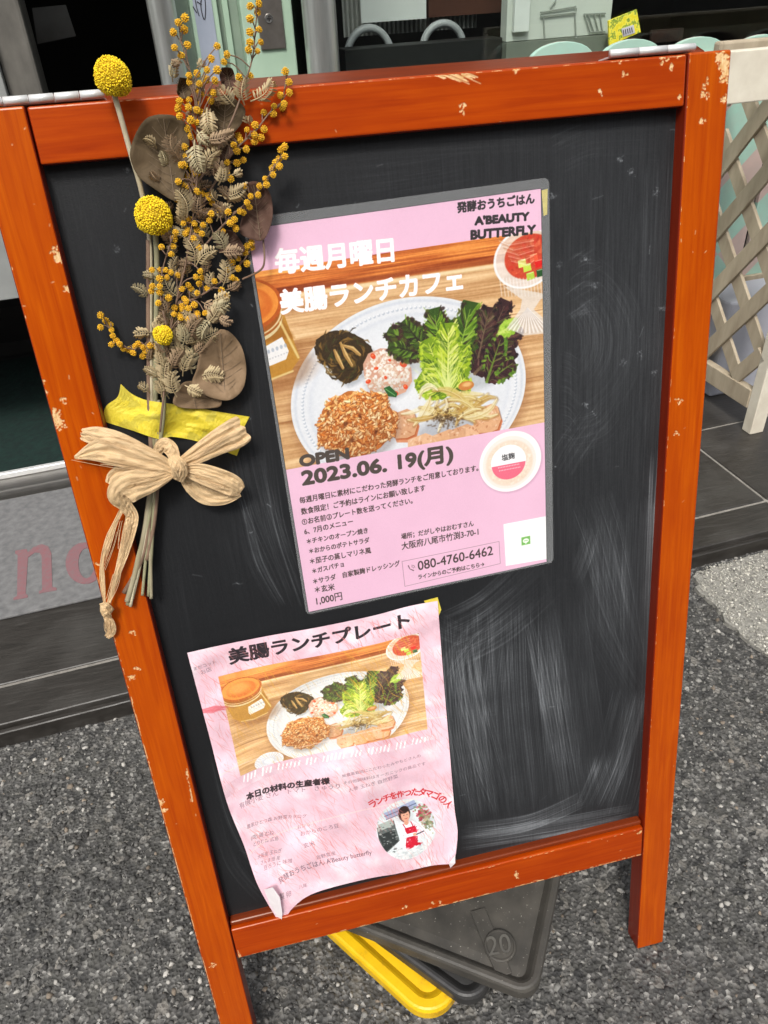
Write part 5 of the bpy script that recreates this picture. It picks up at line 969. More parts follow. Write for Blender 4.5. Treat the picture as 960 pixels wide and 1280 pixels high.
mesh('printed_paper', V, [(j * NS + i, (j + 1) * NS + i, (j + 1) * NS + i + 1, j * NS + i + 1) for j in range(NT - 1) for i in range(NS - 1)], SHEETM, t, uv=UV, smooth=True)
PW = pm('bare_paper_back', (.82, .78, .79), (.74, .68, .70), .7, 90)
for L, H in (([(330, 1112), (341, 1109), (350, 1122), (353, 1142), (351, 1159), (341, 1139)], [.002, .008, .009, .007, .001, .001]), ([(561, 1079), (569, 1068), (569, 1079), (563, 1085)], [.001, .004, .005, .0])):
    V = [bp(*q, PD + .0075 + h) for q, h in zip(L, H)]; mesh('curled_corner', V, [tuple(range(len(V)))], PW, t, solid=.0002)
# ================================================================ YELLOW TAPE OVER THE STEMS
TD = dict(top=[(151, 480), (163, 491), (174, 497), (188, 501), (236, 508), (275, 515), (312, 521)], left=[(151, 480), (147, 496), (133, 507), (130, 518), (130, 527)],
          bottom=[(130, 527), (165, 538), (199, 549), (215, 546), (244, 551), (270, 560), (296, 570)], right=[(312, 521), (305, 535), (304, 548), (296, 570)])
TG = coons(TD, 60, 24); TN = fbm(60, 24, 8, 3, 5); TN2 = fbm(60, 24, 16, 3, 6, 1, .35)
V = []; UV = []
for j in range(24):
    for i in range(60):
        s, q = i / 59, j / 23; h = PD + .0006 + .0095 * math.exp(-((s - .33) / .13) ** 2) + (TN[j, i] - .4) * .003 * min(1, s * 6) + max(0, TN2[j, i] - .45) * .012 * math.exp(-((s - .6) / .25) ** 2)
        V.append(bp(*TG[j, i], max(h, PD + .0004))); UV.append((s, q))
m = M('washi_tape', (.86, .70, .08), .5, Transmission_Weight=0.0); v = m.coord('UV', (5.5, 1.3, 1)); n = m.noise(v, 1.1, 5, .5); patch = m.ramp(n, [(.44, 0.), (.47, 1.)])
m.base(m.mix(patch, (.80, .67, .07), (.86, .70, .05))); tr = m.n('BsdfTransparent'); mx = m.n('MixShader'); al = m.n('MapRange'); m.l(patch, al.inputs[0]); al.inputs[3].default_value = .72; al.inputs[4].default_value = .86; m.l(al.outputs[0], mx.inputs[0])
m.l(tr.outputs[0], mx.inputs[1]); m.l(m.p.outputs[0], mx.inputs[2]); m.l(mx.outputs[0], m.nt.nodes['Material Output'].inputs[0]); m.bump(m.noise(m.coord('UV', (30, 3, 1), (0, 0, .3)), 2, 5), .0015, .8)
tag(mesh('yellow_masking_tape', V, [(j * 60 + i, (j + 1) * 60 + i, (j + 1) * 60 + i + 1, j * 60 + i + 1) for j in range(23) for i in range(59)], m.m, uv=UV, smooth=True), 'crumpled translucent yellow tape holding the dried bouquet stems to the board', 'tape')
# ================================================================ DRIED BOUQUET
PXM = .000602
BQ = empty('dried_bouquet', bp(195, 540, 0), 'dried bouquet of yellow balls, mimosa and brown leaves taped to the board', 'bouquet')
def hb(y): return float(np.interp(y, [0, 190, 260, 330, 560, 680, 740, 800], [.006, .006, -.003, -.007, -.006, .001, .004, .005]))
YB = attr_mat('craspedia_yellow', .8, .0002, 900).m; MB_ = attr_mat('mimosa_yellow', .85, .0003, 1500).m
STEM = pm('dry_stem', (.40, .36, .24), (.24, .20, .12), .75, 60, (1, 1, .15)); STEMG = pm('grey_green_stem', (.36, .34, .20), (.22, .21, .12), .75, 60); STEMP = pm('brown_twig', (.26, .17, .11), (.15, .09, .06), .75, 60); PALES = pm('pale_stem', (.60, .54, .38), (.42, .36, .24), .75, 80)
def ico(sub): bm = bmesh.new(); bmesh.ops.create_icosphere(bm, subdivisions=sub, radius=1); V = np.array([v.co for v in bm.verts]); F_ = [[v.index for v in f.verts] for f in bm.faces]; bm.free(); return V, F_
IV, IF = ico(1); IV2, IF2 = ico(2)
def floret_ball(name, c, r, sq, n, parent):
    V = []; F_ = []; C_ = []; g = math.pi * (3 - 5 ** .5)
    base = IV2 * r * .93 * np.array([1, 1, sq]); V += list(base); F_ += [tuple(f) for f in IF2]; C_ += [(.62, .42, .008)] * len(base)
    for k in range(n):
        z = 1 - 2 * (k + .5) / n; a = g * k; d = np.array([math.cos(a) * math.sqrt(1 - z * z), math.sin(a) * math.sqrt(1 - z * z), z]) + rng.normal(0, .03, 3); d /= np.linalg.norm(d)
        rr = r * (1.9 / math.sqrt(n)) * rng.uniform(.75, 1.1); p = d * r * rng.uniform(.94, 1.0) * (1 + .05 * math.sin(3.1 * d[0] + 2.3 * d[2] + n) + .03 * math.sin(7 * d[1] + 5 * d[0])); o = len(V); V += list((IV * rr * rng.uniform(.8, 1.1) + p) * (1, 1, sq)); F_ += [tuple(i + o for i in f) for f in IF]
        cc = np.array((.95, .70, .015)) * rng.uniform(.72, 1.12); C_ += [cc] * len(IV)
    V = np.array(V) @ np.array([BX, BZ, BY]) + c
    return mesh(name, V, F_, YB, parent, cols=C_, smooth=True)
b1 = bp(141, 96, .017); floret_ball('flower_ball', b1, 17.8 * PXM, 1.0, 1000, BQ); b2 = bp(192, 270, .006); floret_ball('flower_ball', b2, 20 * PXM, 1.0, 1000, BQ); b3 = bp(204, 419, .010); floret_ball('flower_ball', b3, 10.8 * PXM, 1.0, 260, BQ)
def pstem(P, r, mat, name='stem', par=None, n=30): # P: px,py,h or px,py (h from hb)
    Q = [bp(p[0], p[1], p[2] if len(p) > 2 else hb(p[1])) for p in P]; return tube(name, spline(Q, n), r, mat, par or BQ, 7)
pstem([(142, 116, .015), (152, 150, .010), (163, 190, .006), (177, 240, -.001), (187, 300), (188, 400), (189, 480), (190, 560), (188, 620), (180, 680), (165, 748)], .0017, PALES, n=60)
pstem([(194, 290, .002), (196, 330, -.004), (195, 420), (194, 500), (191, 560), (187, 640), (172, 700), (160, 756)], .0019, STEMG, n=50); pstem([(204, 430, .007), (205, 470, .0), (204, 520, -.003), (198, 570), (192, 640), (186, 745)], .0015, STEMG, n=40)
pstem([(186, 300), (186, 420), (187, 520), (190, 600), (180, 690), (155, 741)], .0018, STEMP, n=50); pstem([(198, 500), (194, 580), (186, 640), (188, 700), (189, 748)], .0014, STEM); pstem([(192, 600), (184, 680), (178, 744)], .0012, STEMG); pstem([(190, 600), (178, 680), (159, 752, .006)], .0021, STEM); pstem([(194, 610), (176, 690), (163, 758, .006)], .0013, PALES)
pstem([(201, 520), (199, 570), (193, 650), (183, 700)], .0016, STEMP)
# mimosa: twigs and balls
BR = dict(A=[(200, 540), (206, 480), (212, 420), (222, 370), (232, 330), (240, 280), (246, 230), (250, 160), (238, 90), (225, 45), (228, 25)], B=[(246, 230), (265, 200), (290, 150), (306, 105), (316, 70), (319, 40), (322, 3)],
          C=[(240, 280), (262, 240), (292, 190), (318, 165), (338, 140), (352, 128), (358, 92)], D=[(235, 330), (262, 300), (292, 268), (318, 245), (340, 215), (356, 186)], E=[(222, 380), (250, 370), (285, 345), (305, 325), (316, 305)],
          Fb=[(205, 430), (190, 433), (165, 436), (150, 430), (140, 415), (128, 395)], G=[(212, 420), (204, 390), (200, 360), (205, 330), (215, 300)])
BC = {k: spline(np.array(v, float), 60) for k, v in BR.items()}
z3 = [(452,72),(425,90),(448,118),(405,130),(462,180),(410,190),(437,222),(580,185),(558,235),(620,218),(608,248),(540,280),(580,280),(500,295),(468,302),(470,330),(537,318),(572,322),(510,335),(565,372),(468,400),(500,365),(515,375),(555,403),(503,417),(430,405),(425,435),(466,430),(430,465),(520,450),(500,440),(475,480),(520,495),(557,470),(498,490),(465,515),(475,545),
(713,25),(748,15),(742,50),(713,75),(748,118),(712,128),(755,168),(712,170),(706,200),(742,205),(715,303),(668,310),(853,285),(868,328),(870,370),(833,380),(848,415),(808,425),(842,430),(805,455),(767,450),(732,500),(768,517),(700,520),(730,540),(757,550),(665,545),(648,580),(672,560),(730,567),(697,597),(660,605),(685,640),(620,650),(660,652),(620,690),(635,715),
(850,587),(835,600),(852,625),(828,635),(815,650),(830,665),(803,675),(805,700),(773,715),(778,738),(750,745),(745,780),(715,785),(700,810),(710,828),(672,845),(685,850),(690,745),(452,587),(455,625),(470,632),(437,660),(450,662),(480,680),(500,695),(460,705),(425,727),(440,735),(460,745),(487,742),(417,797),(520,775),(500,765),(550,790),(560,810),(545,783),(557,855),(590,842),(625,848),(650,878),(655,913),(632,893),(605,925),(470,880),(445,893),(490,895),(525,900),(550,882),(462,920),(415,930),(455,935),(487,955),(520,935),(500,920),
(410,955),(405,985),(358,988),(397,1017),(508,990),(320,1080),(350,1080),(375,1080),(395,1090),(425,1100),(350,1115),(380,1110),(317,1165),(322,1145),(351,1145),(351,1170),(383,1190),(345,1212),(495,1108),(513,1085),(520,1110),(510,1135),(465,1140),(440,1155),(475,1155),(500,1172),(540,1155),(570,1125),(597,1160),(618,1185),(655,1120),(640,1110),(665,1075),(700,1055),(640,1050),(620,1080),(665,1035),(695,1010),(720,990),(718,970),(700,985),(450,1195),(440,1225),(490,1220),(410,1230),(460,1240),(500,1255),(430,1260)]
zb = [(88,460),(88,512),(110,483),(130,500),(135,523),(140,547),(155,567),(170,583),(187,602),(135,585),(210,608),(228,620),(235,593),(250,583),(270,597),(280,613),(268,635),(300,590),(320,593),(330,600),(408,430),(440,433),(465,430),(490,415),(402,455),(433,470),(462,475),(500,465),(535,450),(455,400),(380,385),(335,408)]
BP = [(90 + x / 3.2, y / 3.2) for x, y in z3] + [(100 + x / 3.4286, 260 + y / 3.4286) for x, y in zb]
sprig = {}; tw = {k: [] for k in BR}
bh = {k: np.cumsum(rng.normal(0, .0006, 60)) + .006 + {'A': .006, 'B': .000, 'C': .002, 'D': .003, 'E': .002, 'Fb': .0, 'G': .006}[k] for k in BR}
jobs = []
for x, y in BP:
    best = min(((np.hypot(*(BC[k] - (x, y)).T).min(), k) for k in BC)); k = best[1]; i = int(np.hypot(*(BC[k] - (x, y)).T).argmin()); i = max(0, i - 3)
    h0 = hb(BC[k][i][1]) + bh[k][i]; h = h0 + rng.uniform(-.003, .006); jobs.append((k, x, y, h)); a = bp(*BC[k][i], h0); b = bp(x, y, h); mid = (a + b) / 2 + BY * .002 + rng.normal(0, .0008, 3); tw[k].append(([a, mid, b], .0004))
for k, c in BC.items():
    parts = [tubegeo([bp(x, y, hb(y) + bh[k][i]) for i, (x, y) in enumerate(c)], np.linspace(.0008, .0003, 60), 6)] + [tubegeo(spline(P, 6), r, 5) for P, r in tw[k]]
    V, F_ = join(parts); sprig[k] = mesh('mimosa_sprig', V, F_, STEMP, BQ, smooth=True)
def mball(seed):
    r = np.random.default_rng(seed); V = []; F_ = []; C_ = []; g = math.pi * (3 - 5 ** .5)
    V += list(IV * .86); F_ += [tuple(f) for f in IF]; C_ += [(.62, .30, .012)] * len(IV)
    for k in range(34):
        z = 1 - 2 * (k + .5) / 34; a = g * k; d = np.array([math.cos(a) * math.sqrt(1 - z * z), math.sin(a) * math.sqrt(1 - z * z), z]); o = len(V); s = r.uniform(.17, .26)
        V += list(IV * s + d * r.uniform(.82, 1.0)); F_ += [tuple(i + o for i in f) for f in IF]; C_ += [np.array((1.0, .60, .03)) * r.uniform(.75, 1.15)] * len(IV)
    me = bpy.data.meshes.new('mimosa_ball'); me.from_pydata([tuple(v) for v in V], [], F_); ca = me.color_attributes.new('Col', 'FLOAT_COLOR', 'POINT'); q = np.ones((len(V), 4)); q[:, :3] = C_; ca.data.foreach_set('color', q.ravel()); me.shade_smooth(); me.materials.append(MB_); return me
MBS = [mball(i) for i in range(4)]
for k, x, y, h in jobs:
    o = link_mesh('mimosa_ball', MBS[rng.integers(4)], sprig[k], bp(x, y, h)); s = PXM * rng.uniform(3.1, 3.9); o.scale = (s * rng.uniform(.85, 1.08), s * rng.uniform(.85, 1.08), s); o.rotation_euler = rng.uniform(0, 6, 3)
# feathery dried fronds
FR1 = pm('dried_frond_tan', (.58, .47, .28), (.42, .32, .17), .8, 50, bump=.0002); FR2 = pm('dried_frond_grey_green', (.50, .43, .26), (.36, .30, .17), .8, 50, bump=.0002); FR3 = pm('dried_frond_brown', (.38, .27, .16), (.26, .17, .10), .8, 50, bump=.0002)
def frond(b, tip, h, wpx=9, n=11, mat=None):
    b, tip = np.array(b, float), np.array(tip, float); d = tip - b; L = np.linalg.norm(d); d /= L; nn = np.array([-d[1], d[0]]); cv = rng.uniform(-.18, .18) * L; droop = rng.uniform(.2, .9)
    def c(t): return b + d * L * t + nn * cv * math.sin(math.pi * t), h + .006 * math.sin(math.pi * t * .9)
    V = []; F_ = []
    V, F_ = tubegeo([bp(*c(t)[0], c(t)[1]) for t in np.linspace(0, 1, 8)], np.linspace(.0005, .0002, 8), 4); V = list(V)
    for k in range(n):
        t = .12 + .86 * (k + .5) / n; p, hh = c(t); w_ = wpx * (math.sin(math.pi * min(1, .18 + t * .8)) ** .6)
        for s in (-1, 1):
            a = rng.normal(.55, .1); dr = nn * s * math.cos(a) + d * math.sin(a); q = p + dr * w_ * rng.uniform(.85, 1.1); m = p + dr * w_ * .5; ww = d * L / n * .52
            o = len(V); hz = hh + rng.uniform(-.0012, .001)
            V += [bp(*p, hh), bp(*(m + ww), hh + .0012), bp(*(m - ww), hh + .0002), bp(*(q + ww * .5), hz - .003 * droop), bp(*(q - ww * .4), hz - .0035 * droop)]; F_ += [(o, o + 2, o + 1), (o + 1, o + 2, o + 4, o + 3)]
    return mesh('fern_leaf', V, F_, mat or [FR1, FR2, FR1, FR3][rng.integers(4)], BQ)
zz = lambda L: [((90 + a / 3.2, b / 3.2), (90 + c / 3.2, d / 3.2)) for a, b, c, d in L]; zy = lambda L: [((100 + a / 3.4286, 260 + b / 3.4286), (100 + c / 3.4286, 260 + d / 3.4286)) for a, b, c, d in L]
LF = zz([(715,405,800,318),(690,420,690,310),(650,425,585,345),(530,560,645,528),(500,520,545,575),(490,560,520,690),(550,600,560,700),(430,630,395,538),(530,690,590,600),(580,780,700,735),(585,740,600,660),(510,870,510,780),(460,870,420,760),(490,1065,455,950),(480,1060,420,1055),(495,1065,575,1000),(610,1010,570,930),(590,1010,680,1012),(600,1150,610,1040),(400,960,362,905),(340,1110,285,1098),(430,1190,370,1110),(560,1160,560,1090),(440,250,400,245),(500,270,520,240),(540,430,560,540),(560,545,530,460),(710,500,705,465),(440,880,440,800),(600,700,560,640),(640,700,680,690)])
LF += zy([(590,460,650,495),(550,430,640,400),(520,400,600,450),(360,470,340,390),(440,590,430,500),(480,590,592,530),(310,535,232,545),(480,710,475,600),(500,725,615,725),(440,640,400,555),(350,700,335,620),(370,780,375,640),(415,810,400,700),(300,790,252,755),(390,690,440,610),(440,720,490,620),(520,590,500,510),(560,470,520,560),(470,640,540,580),(450,760,520,800),(330,650,360,560),(420,560,470,480),(340,560,320,490),(500,500,440,440),(540,500,600,400),(570,400,640,370),(440,500,380,440),(380,640,330,580),(460,560,520,470),(350,810,330,740),(430,700,380,620)])
for b, tip in LF:
    h = hb((b[1] + tip[1]) / 2) + rng.uniform(.001, .014); L = np.hypot(*(np.array(b) - tip)); frond(b, tip, h, max(7.5, min(13, L * .4)), max(5, int(L / 3.3)))
for k in range(60):
    y = rng.uniform(90, 500); x = float(np.interp(y, [60, 130, 300, 400, 520], [235, 246, 238, 222, 200])) + rng.normal(0, float(np.interp(y, [60, 130, 330, 520], [10, 26, 28, 13]))); a = rng.uniform(-2.9, -.2); L = rng.uniform(16, 30); frond((x, y), (x + L * math.cos(a), y + L * math.sin(a)), hb(y) + rng.uniform(-.002, .005), 8, 8, FR3 if rng.random() < .4 else None)
# round dried leaves
VEIN = pm('leaf_vein', (.22, .16, .10), (.14, .095, .06), .8)
LV = {n: M(n, c, .75, 0, Specular_IOR_Level=.15) for n, c in (('dried_leaf_brown', (.13, .085, .06)), ('dried_leaf_taupe', (.26, .18, .14)), ('dried_leaf_dark', (.14, .08, .07)))}
for m_, (ca, cb) in zip(LV.values(), (((.060, .042, .022), (.135, .095, .055)), ((.19, .125, .07), (.30, .205, .125)), ((.075, .040, .030), (.13, .075, .055)))):
    m_.base(m_.ramp(m_.noise(m_.coord('Object'), 60, 6, .65, 1.2), [(.3, ca), (.7, cb)])); m_.bump(m_.noise(m_.coord('Object'), 160, 4), .0007, .6)
def leaf(out, hc, mat, cup=.004, tiltx=0., vein=None, label=None):
    P = arc(out + out[:1], 49)[:-1]; c = P.mean(0); n = len(P); V = []; F_ = []; R_ = 8
    for k in range(R_ + 1):
        f = k / R_
        for i in range(n): p = c + (P[i] - c) * f; rip = (.0010 * math.sin(i * .9) + .0016 * math.sin(i * .31 + 1)) * f * f; V.append(bp(*p, hc + cup * f * f + rip + tiltx * (p[0] - c[0]) * PXM - (.0012 * math.exp(-(abs(p[0] - c[0]) / 3) ** 2) if vein else 0)))
    for k in range(R_): F_ += [(k * n + i, (k + 1) * n + i, (k + 1) * n + (i + 1) % n, k * n + (i + 1) % n) for i in range(n)]
    o = mesh('round_leaf', V, F_, mat, BQ, smooth=True, solid=.0003)
    S_ = np.array(P); j0 = int(np.argmin(S_[:, 1])); j1 = int(np.argmax(S_[:, 1])); p0, p1 = S_[j0], S_[j1]
    def hz(p): f = min(1, np.linalg.norm((p - c)) / (np.linalg.norm(S_ - c, axis=1).mean() + 1e-6)); return hc + .0004 + cup * f * f + tiltx * (p[0] - c[0]) * PXM
    vs = [tubegeo([bp(*q, hz(q)) for q in (p1 + (p0 - p1) * t for t in np.linspace(.02, .95, 12))], .00028, 4)]
    for k in range(1, 9):
        q0 = p1 + (p0 - p1) * k * .1
        for sg in (-1, 1):
            dd_ = (p0 - p1) * .16 + sg * np.array((1., 0.)) * np.ptp(S_[:, 0]) * .36 * math.sin(math.pi * min(.95, k * .1 + .1)); vs.append(tubegeo([bp(*q, hz(q)) for q in (q0 + dd_ * np.array((t, t ** 1.3)) for t in np.linspace(0, 1, 6))], .00014, 4))
    V2, F2 = join(vs); mesh('vein', V2, F2, VEIN, o)
    if vein and False: tube('vein', spline([bp(x, y, hc + .0006 + cup * .3 + tiltx * (x - c[0]) * PXM) for x, y in vein], 10), .00035, STEMP, o, 5)
    return o
z3q = lambda L: [(90 + x / 3.2, y / 3.2) for x, y in L]; zbq = lambda L: [(100 + x / 3.4286, 260 + y / 3.4286) for x, y in L]
leaf(z3q([(345,458),(405,462),(455,495),(470,560),(460,650),(425,790),(400,800),(330,755),(265,705),(235,640),(235,590),(262,520),(300,472)]), .004, LV['dried_leaf_brown'].m, .006, .12, z3q([(392,640),(395,700),(412,790)]))
leaf(z3q([(560,400),(620,380),(690,430),(680,490),(640,540),(600,600),(555,560),(540,480)]), .004, LV['dried_leaf_brown'].m, .004); leaf(z3q([(575,560),(640,540),(660,590),(620,640),(570,620)]), .005, LV['dried_leaf_dark'].m, .003)
leaf(z3q([(700,730),(745,728),(790,770),(803,840),(795,900),(762,962),(700,950),(670,925),(680,870),(690,800)]), -.002, LV['dried_leaf_dark'].m, .005, .1, z3q([(720,740),(740,850),(760,955)]))
leaf(z3q([(610,920),(650,930),(690,1005),(600,1010),(575,960)]), -.006, LV['dried_leaf_dark'].m, .003); leaf(z3q([(600,270),(640,275),(652,320),(640,360),(605,345),(590,300)]), .008, LV['dried_leaf_dark'].m, .004); leaf(z3q([(430,310),(470,320),(480,370),(450,395),(420,370)]), .007, LV['dried_leaf_brown'].m, .004)
leaf(zbq([(600,520),(640,530),(690,590),(712,680),(700,770),(650,820),(590,820),(510,790),(480,750),(500,690),(515,620),(560,560)]), -.004, LV['dried_leaf_taupe'].m, .006, -.06, zbq([(615,545),(612,640),(590,690),(560,705)]))
leaf(zbq([(415,780),(450,745),(520,750),(600,815),(600,850),(560,858),(470,860),(400,840)]), -.008, LV['dried_leaf_taupe'].m, .003); leaf(zbq([(470,745),(520,780),(600,822),(480,800)]), -.006, LV['dried_leaf_taupe'].m, .002)
pstem([(329, 300, .001), (330.5, 325, .002), (325, 338, .0), (303, 349, -.004)], .0007, STEMP, 'leaf_stalk')
# ---------------- raffia bow
RM = M('raffia', (.70, .5, .28), .62); v = RM.coord('UV', (52, 1.2, 1)); f = RM.noise(v, 2.2, 6, .65, .3); RM.base(RM.ramp(f, [(.28, (.44, .27, .12)), (.46, (.68, .47, .25)), (.6, (.78, .58, .34)), (.75, (.86, .70, .46))])); RM.bump(f, .0006, .8); RM = RM.m
bow = mesh('raffia_bow', [bp(222 + 9 * x, 586 + 13 * y, .010 + .009 * z) for x, y, z in IV2], IF2, RM, BQ, uv=[(a, b) for a, b, c in IV2], smooth=True); bow['label'] = 'pale straw raffia bow tied round the stems'
def crump(a, b): return tri(a + .37 * tri(b)) * tri(b * 1.7 - a * .6)
def tri(x): x = x % 1.; return 4 * abs(x - .5) - 1
def ribbon(P, pl=4, amp=1.0, na=17, n=34, seed=0, rag=0):
    r = np.random.default_rng(seed); P = np.array(P, float); S_ = spline(P, n); T_ = np.gradient(S_[:, :2], axis=0); T_ /= np.linalg.norm(T_, axis=1)[:, None] + 1e-9
    N_ = np.c_[-T_[:, 1], T_[:, 0]]; ph = r.uniform(0, 6); V = []; UV = []; L = 0; k2 = r.uniform(.7, 1.4)
    for i in range(n):
        if i: L += np.linalg.norm(S_[i, :2] - S_[i - 1, :2])
        w = abs(S_[i, 3])
        for j in range(na):
            u = j / (na - 1); off = (u - .5) * w; z = amp * PXM * w * (.045 * tri(u * pl * .4 + ph + i * .006) + .040 * tri(u * pl * .9 * k2 + ph * 2 - i * .011) + .018 * math.sin(i * .55 + u * 9 + ph)) + .05 * w * PXM * math.sin(math.pi * u)
            e = rag * (r.random() * 5 + 7 * math.sin(u * 9) ** 2) if i == n - 1 else 0
            p = S_[i, :2] + N_[i] * off + T_[i] * e; V.append(bp(p[0], p[1], S_[i, 2] + z + r.normal(0, .00022) + .0009 * crump(L * .09 + seed, u * 2.3 + seed))); UV.append((u * w / 26, L / 60))
    return mesh('raffia_loop', V, [(i * na + j, (i + 1) * na + j, (i + 1) * na + j + 1, i * na + j + 1) for i in range(n - 1) for j in range(na - 1)], RM, bow, uv=UV, smooth=False, solid=.0002, sub=1)
ribbon([(222, 586, .004, 8), (190, 572, .008, 20), (150, 556, .009, 30), (122, 546, .007, 26), (103, 543, .005, 15)], 3, 1, seed=1, rag=.3)
ribbon([(222, 590, .010, 8), (192, 580, .013, 24), (150, 567, .013, 34), (124, 563, .010, 30), (93, 572, .008, 4)], 4, 1, seed=2)
ribbon([(220, 582, .006, 10), (243, 570, .010, 22), (272, 553, .010, 32), (292, 543, .008, 38), (303, 536, .006, 36)], 6, 1.3, seed=3, rag=.5)
ribbon([(300, 616, .006, 10), (280, 622, .004, 18), (258, 618, .003, 26), (240, 606, .004, 22), (226, 594, .006, 8)], 4, 1, seed=4)
ribbon([(224, 588, .010, 9), (248, 591, .013, 24), (275, 600, .013, 28), (293, 608, .011, 26), (302, 614, .008, 14)], 5, 1, seed=5)
ribbon([(218, 588, .008, 8), (195, 590, .006, 18), (165, 592, .008, 26), (145, 596, .010, 22), (138, 606, .011, 14)], 4, 1, seed=6)
ribbon([(216, 592, .010, 10), (190, 602, .015, 26), (163, 608, .017, 40), (150, 618, .014, 34), (157, 632, .009, 18), (165, 645, .006, 16), (162, 662, .006, 17), (155, 690, .006, 13), (146, 720, .006, 8), (136, 754, .007, 5)], 4, 1, n=80, seed=7)
ribbon([(155, 632, .007, 6), (145, 652, .006, 6), (136, 674, .006, 9), (128, 700, .006, 5), (128, 727, .006, 7), (131, 755, .007, 3)], 2, 1, seed=8)
ribbon([(196, 566, .0, 12), (204, 556, .004, 18), (214, 562, .006, 18), (220, 578, .008, 12)], 3, 1, seed=9); ribbon([(213, 571, .010, 12), (220, 580, .018, 17), (226, 590, .018, 17), (222, 601, .010, 12)], 4, 1.2, seed=10); ribbon([(218, 570, .012, 8), (228, 580, .017, 10), (233, 592, .012, 8)], 3, 1, seed=12)
ribbon([(131, 768, .006, 6), (137, 778, .006, 12), (139, 789, .005, 12), (134, 796, .005, 7)], 3, 1.2, seed=11, rag=.2)
fib = []
for x0, y0, x1, y1, w_, h_ in ((105, 543, 210, 584, 9, .014), (95, 572, 205, 590, 7, .015), (300, 540, 232, 578, 15, .015), (298, 612, 236, 592, 9, .015), (150, 612, 205, 598, 12, .018), (160, 640, 150, 700, 7, .010), (150, 700, 136, 752, 4, .010), (134, 770, 137, 797, 6, .010), (150, 640, 128, 715, 3, .009), (222, 574, 222, 598, 8, .024)):
    for k in range(9):
        o = rng.normal(0, w_ * .42); d = np.array((x1 - x0, y1 - y0), float); L = np.linalg.norm(d); d /= L; nn = np.array((-d[1], d[0])); t0, t1 = rng.uniform(-.05, .4), rng.uniform(.6, 1.0); b_ = rng.normal(0, 2.2)
        fib.append(tubegeo([bp(*(np.array((x0, y0)) + d * L * t + nn * (o * (1 - .65 * t if L > 60 and w_ > 6 else 1) + b_ * math.sin(3.14 * t))), h_ + .0015 * math.sin(t * 5 + k)) for t in np.linspace(t0, t1, 9)], .00018, 4))
V, F_ = join(fib); fo = mesh('raffia_fibre', V, F_, RM, bow, uv=[(rng.random() * .02, i * .001) for i in range(len(V))]); tag(fo, kind='stuff')
kn = mesh('small_knot', [bp(133 + 8.5 * x, 762 + 8 * y, .009 + .004 * z + .0012 * math.sin(9 * x + 7 * y)) for x, y, z in IV2], IF2, RM, bow, uv=[(a, b) for a, b, c in IV2], smooth=True)
ribbon([(125, 758, .009, 7), (133, 757, .014, 8), (141, 764, .009, 6)], 2, 1, seed=13, n=16); ribbon([(127, 768, .010, 5), (134, 766, .014, 6), (138, 772, .009, 5)], 2, 1, seed=14, n=16)
# ================================================================ BASE WEIGHTS
def xyt(a): return np.array(a, float)
def plate(name, c, l, rdir, z0, z1, L1, L2, rad, mat, label, rim=.010, dep=.008):
    c, l, rdir = xyt(c), xyt(l), xyt(rdir); l /= np.linalg.norm(l); rdir /= np.linalg.norm(rdir)
    t = empty(name, (*(c + l * L1 / 2 + rdir * L2 / 2), z0), label, 'base weight', 'weight plates stacked under the sign')
    def ring(ins, z, r): R_ = rrect(ins, ins, L1 - ins, L2 - ins, max(r, .002), 9); return [np.array([*(c + l * a + rdir * b), z]) for a, b in R_]
    rings = [ring(.003, z0, rad), ring(0, z0 + .003, rad), ring(0, z1 - .004, rad), ring(.0015, z1 - .001, rad), ring(.004, z1, rad - .003), ring(rim - .003, z1, rad - rim + .003), ring(rim, z1 - .002, rad - rim), ring(rim + .006, z1 - dep, rad - rim - .004), ring(rim + .016, z1 - dep + .001, rad - rim - .01)]
    n = len(rings[0]); V = [p for q in rings for p in q]; F_ = [(k * n + i, k * n + (i + 1) % n, (k + 1) * n + (i + 1) % n, (k + 1) * n + i) for k in range(len(rings) - 1) for i in range(n)] + [tuple(range(n))[::-1], tuple((len(rings) - 1) * n + i for i in range(n))]
    mesh('plate', V, F_, mat, t, smooth=False); return t
RUB = M('dusty_black_rubber', (.03, .03, .03), .55); n1 = RUB.noise(RUB.coord(), 26, 5); n2 = RUB.noise(RUB.coord(), 420, 2); c = RUB.ramp(n1, [(.3, (.036, .034, .030)), (.7, (.085, .078, .066))]); RUB.base(RUB.mix(RUB.ramp(n2, [(.70, 0.), (.76, .8)]), c, (.45, .43, .38))); RUB.bump(n1, .0015, .5); RUB = RUB.m
RUB2 = pm('black_rubber', (.028, .028, .028), (.042, .041, .040), .42, 60, bump=.0005)
YP = M('yellow_plastic', (.85, .5, .01), .35); n1 = YP.noise(YP.coord(), 40, 5); YP.base(YP.ramp(n1, [(.28, (.45, .26, .03)), (.40, (.80, .47, .008)), (.7, (.88, .56, .012))])); YP = YP.m
plate('base_weight', (.219, -.027), (-.083, .112), (.112, .083), .0, .020, .30, .20, .034, YP, 'bright yellow plastic weight plate at the bottom of the stack', rim=.016)
plate('base_weight', (.265, -.029), (-.101, .115), (.115, .101), .021, .040, .28, .22, .026, RUB2, 'plain black weight plate between the yellow one and the dusty one')
ZW = .062; tw_ = plate('base_weight', (.328, -.043), (-.162, .112), (.072, .108), .0415, ZW, .30, .26, .024, RUB, 'dusty black weight plate marked 20 on top of the stack', rim=.011, dep=.009)
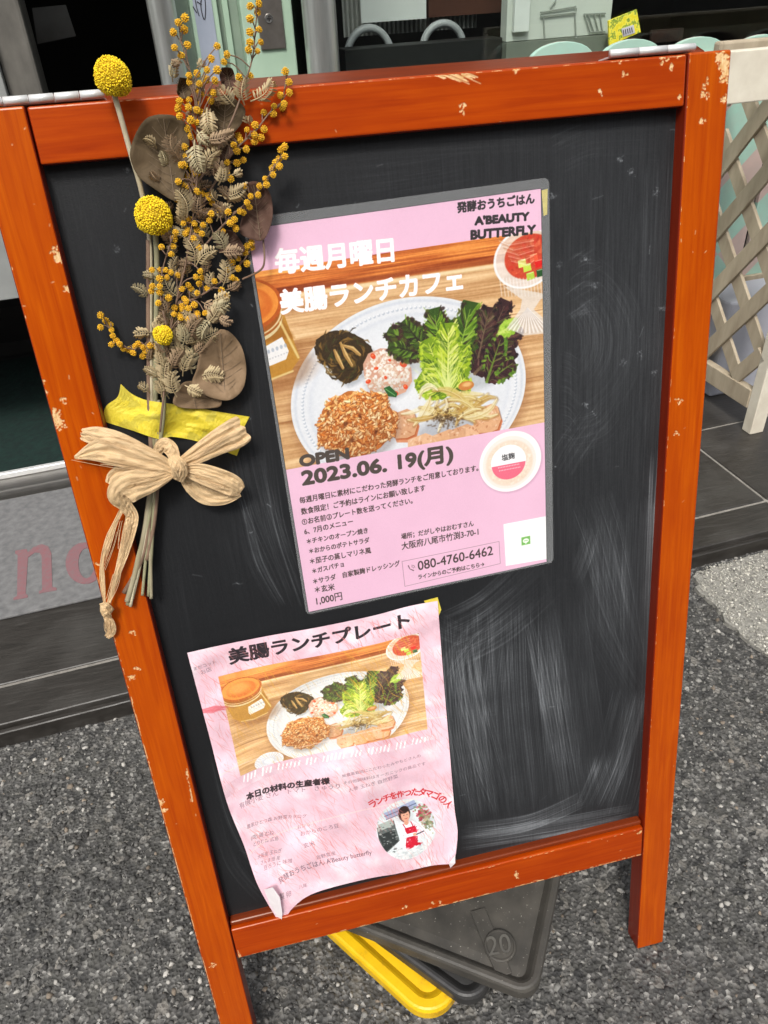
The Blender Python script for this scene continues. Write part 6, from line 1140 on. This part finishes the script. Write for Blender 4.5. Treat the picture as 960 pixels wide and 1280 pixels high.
zf = ZW - .008
def gq(px, py, z): return gp(px, py, z)
def prism(name, P, z0, z1, mat, par, bevel=.0006): n = len(P); V = [gq(*p, z1) for p in P]; V2 = [np.array([v[0], v[1], z0]) for v in V]; return mesh(name, V + V2, [tuple(range(n)), tuple(range(n, 2 * n))[::-1]] + [(i, i + n, (i + 1) % n + n, (i + 1) % n) for i in range(n)], mat, par, bevel=bevel)
prism('diagonal_rib', [(588, 1139), (606, 1134), (640, 1216), (622, 1222)], zf - .001, zf + .003, RUB, tw_)
cc_ = gq(625, 1184, zf); V = []; rr_ = .0175; n = 40
for z, r_q in ((zf, rr_), (zf + .0045, rr_), (zf + .0055, rr_ - .001), (zf + .0055, rr_ - .0022), (zf + .0042, rr_ - .003)): V += [cc_ * (1, 1, 0) + (r_q * math.cos(a), r_q * math.sin(a), z) for a in np.linspace(0, 2 * math.pi, n + 1)[:-1]]
dsc = mesh('disc', V, [(k * n + i, k * n + (i + 1) % n, (k + 1) * n + (i + 1) % n, (k + 1) * n + i) for k in range(4) for i in range(n)] + [tuple(4 * n + i for i in range(n))], RUB, tw_)
Vg, Tg = G['20']; fn = along(G, '20', (611, 1195), (640, 1190), 1.15); P2 = fn(Vg) ; zt_ = zf + .0056
# glyph y runs up in the picture: flip the normal for picture coordinates
d_ = np.array((640 - 611, 1190 - 1195.)); k_ = np.linalg.norm(d_) / (Vg[:, 0].max() - Vg[:, 0].min()); d_ /= np.linalg.norm(d_); n_ = np.array((d_[1], -d_[0])); P2 = np.array((611, 1195.)) + np.outer((Vg[:, 0] - Vg[:, 0].min()) * k_, d_) + np.outer(Vg[:, 1] * k_ * 1.1, n_)
mesh('number', [gq(*p, zt_) for p in P2], [tuple(q) for q in Tg], pm('worn_raised_rubber', (.12, .115, .10), (.08, .075, .066), .6), dsc, solid=.0012)
# ================================================================ checks before the end
for o in list(bpy.data.objects):
    if o.type == 'MESH' and o.parent is None and 'kind' not in o and 'label' not in o: print('UNTAGGED', o.name)
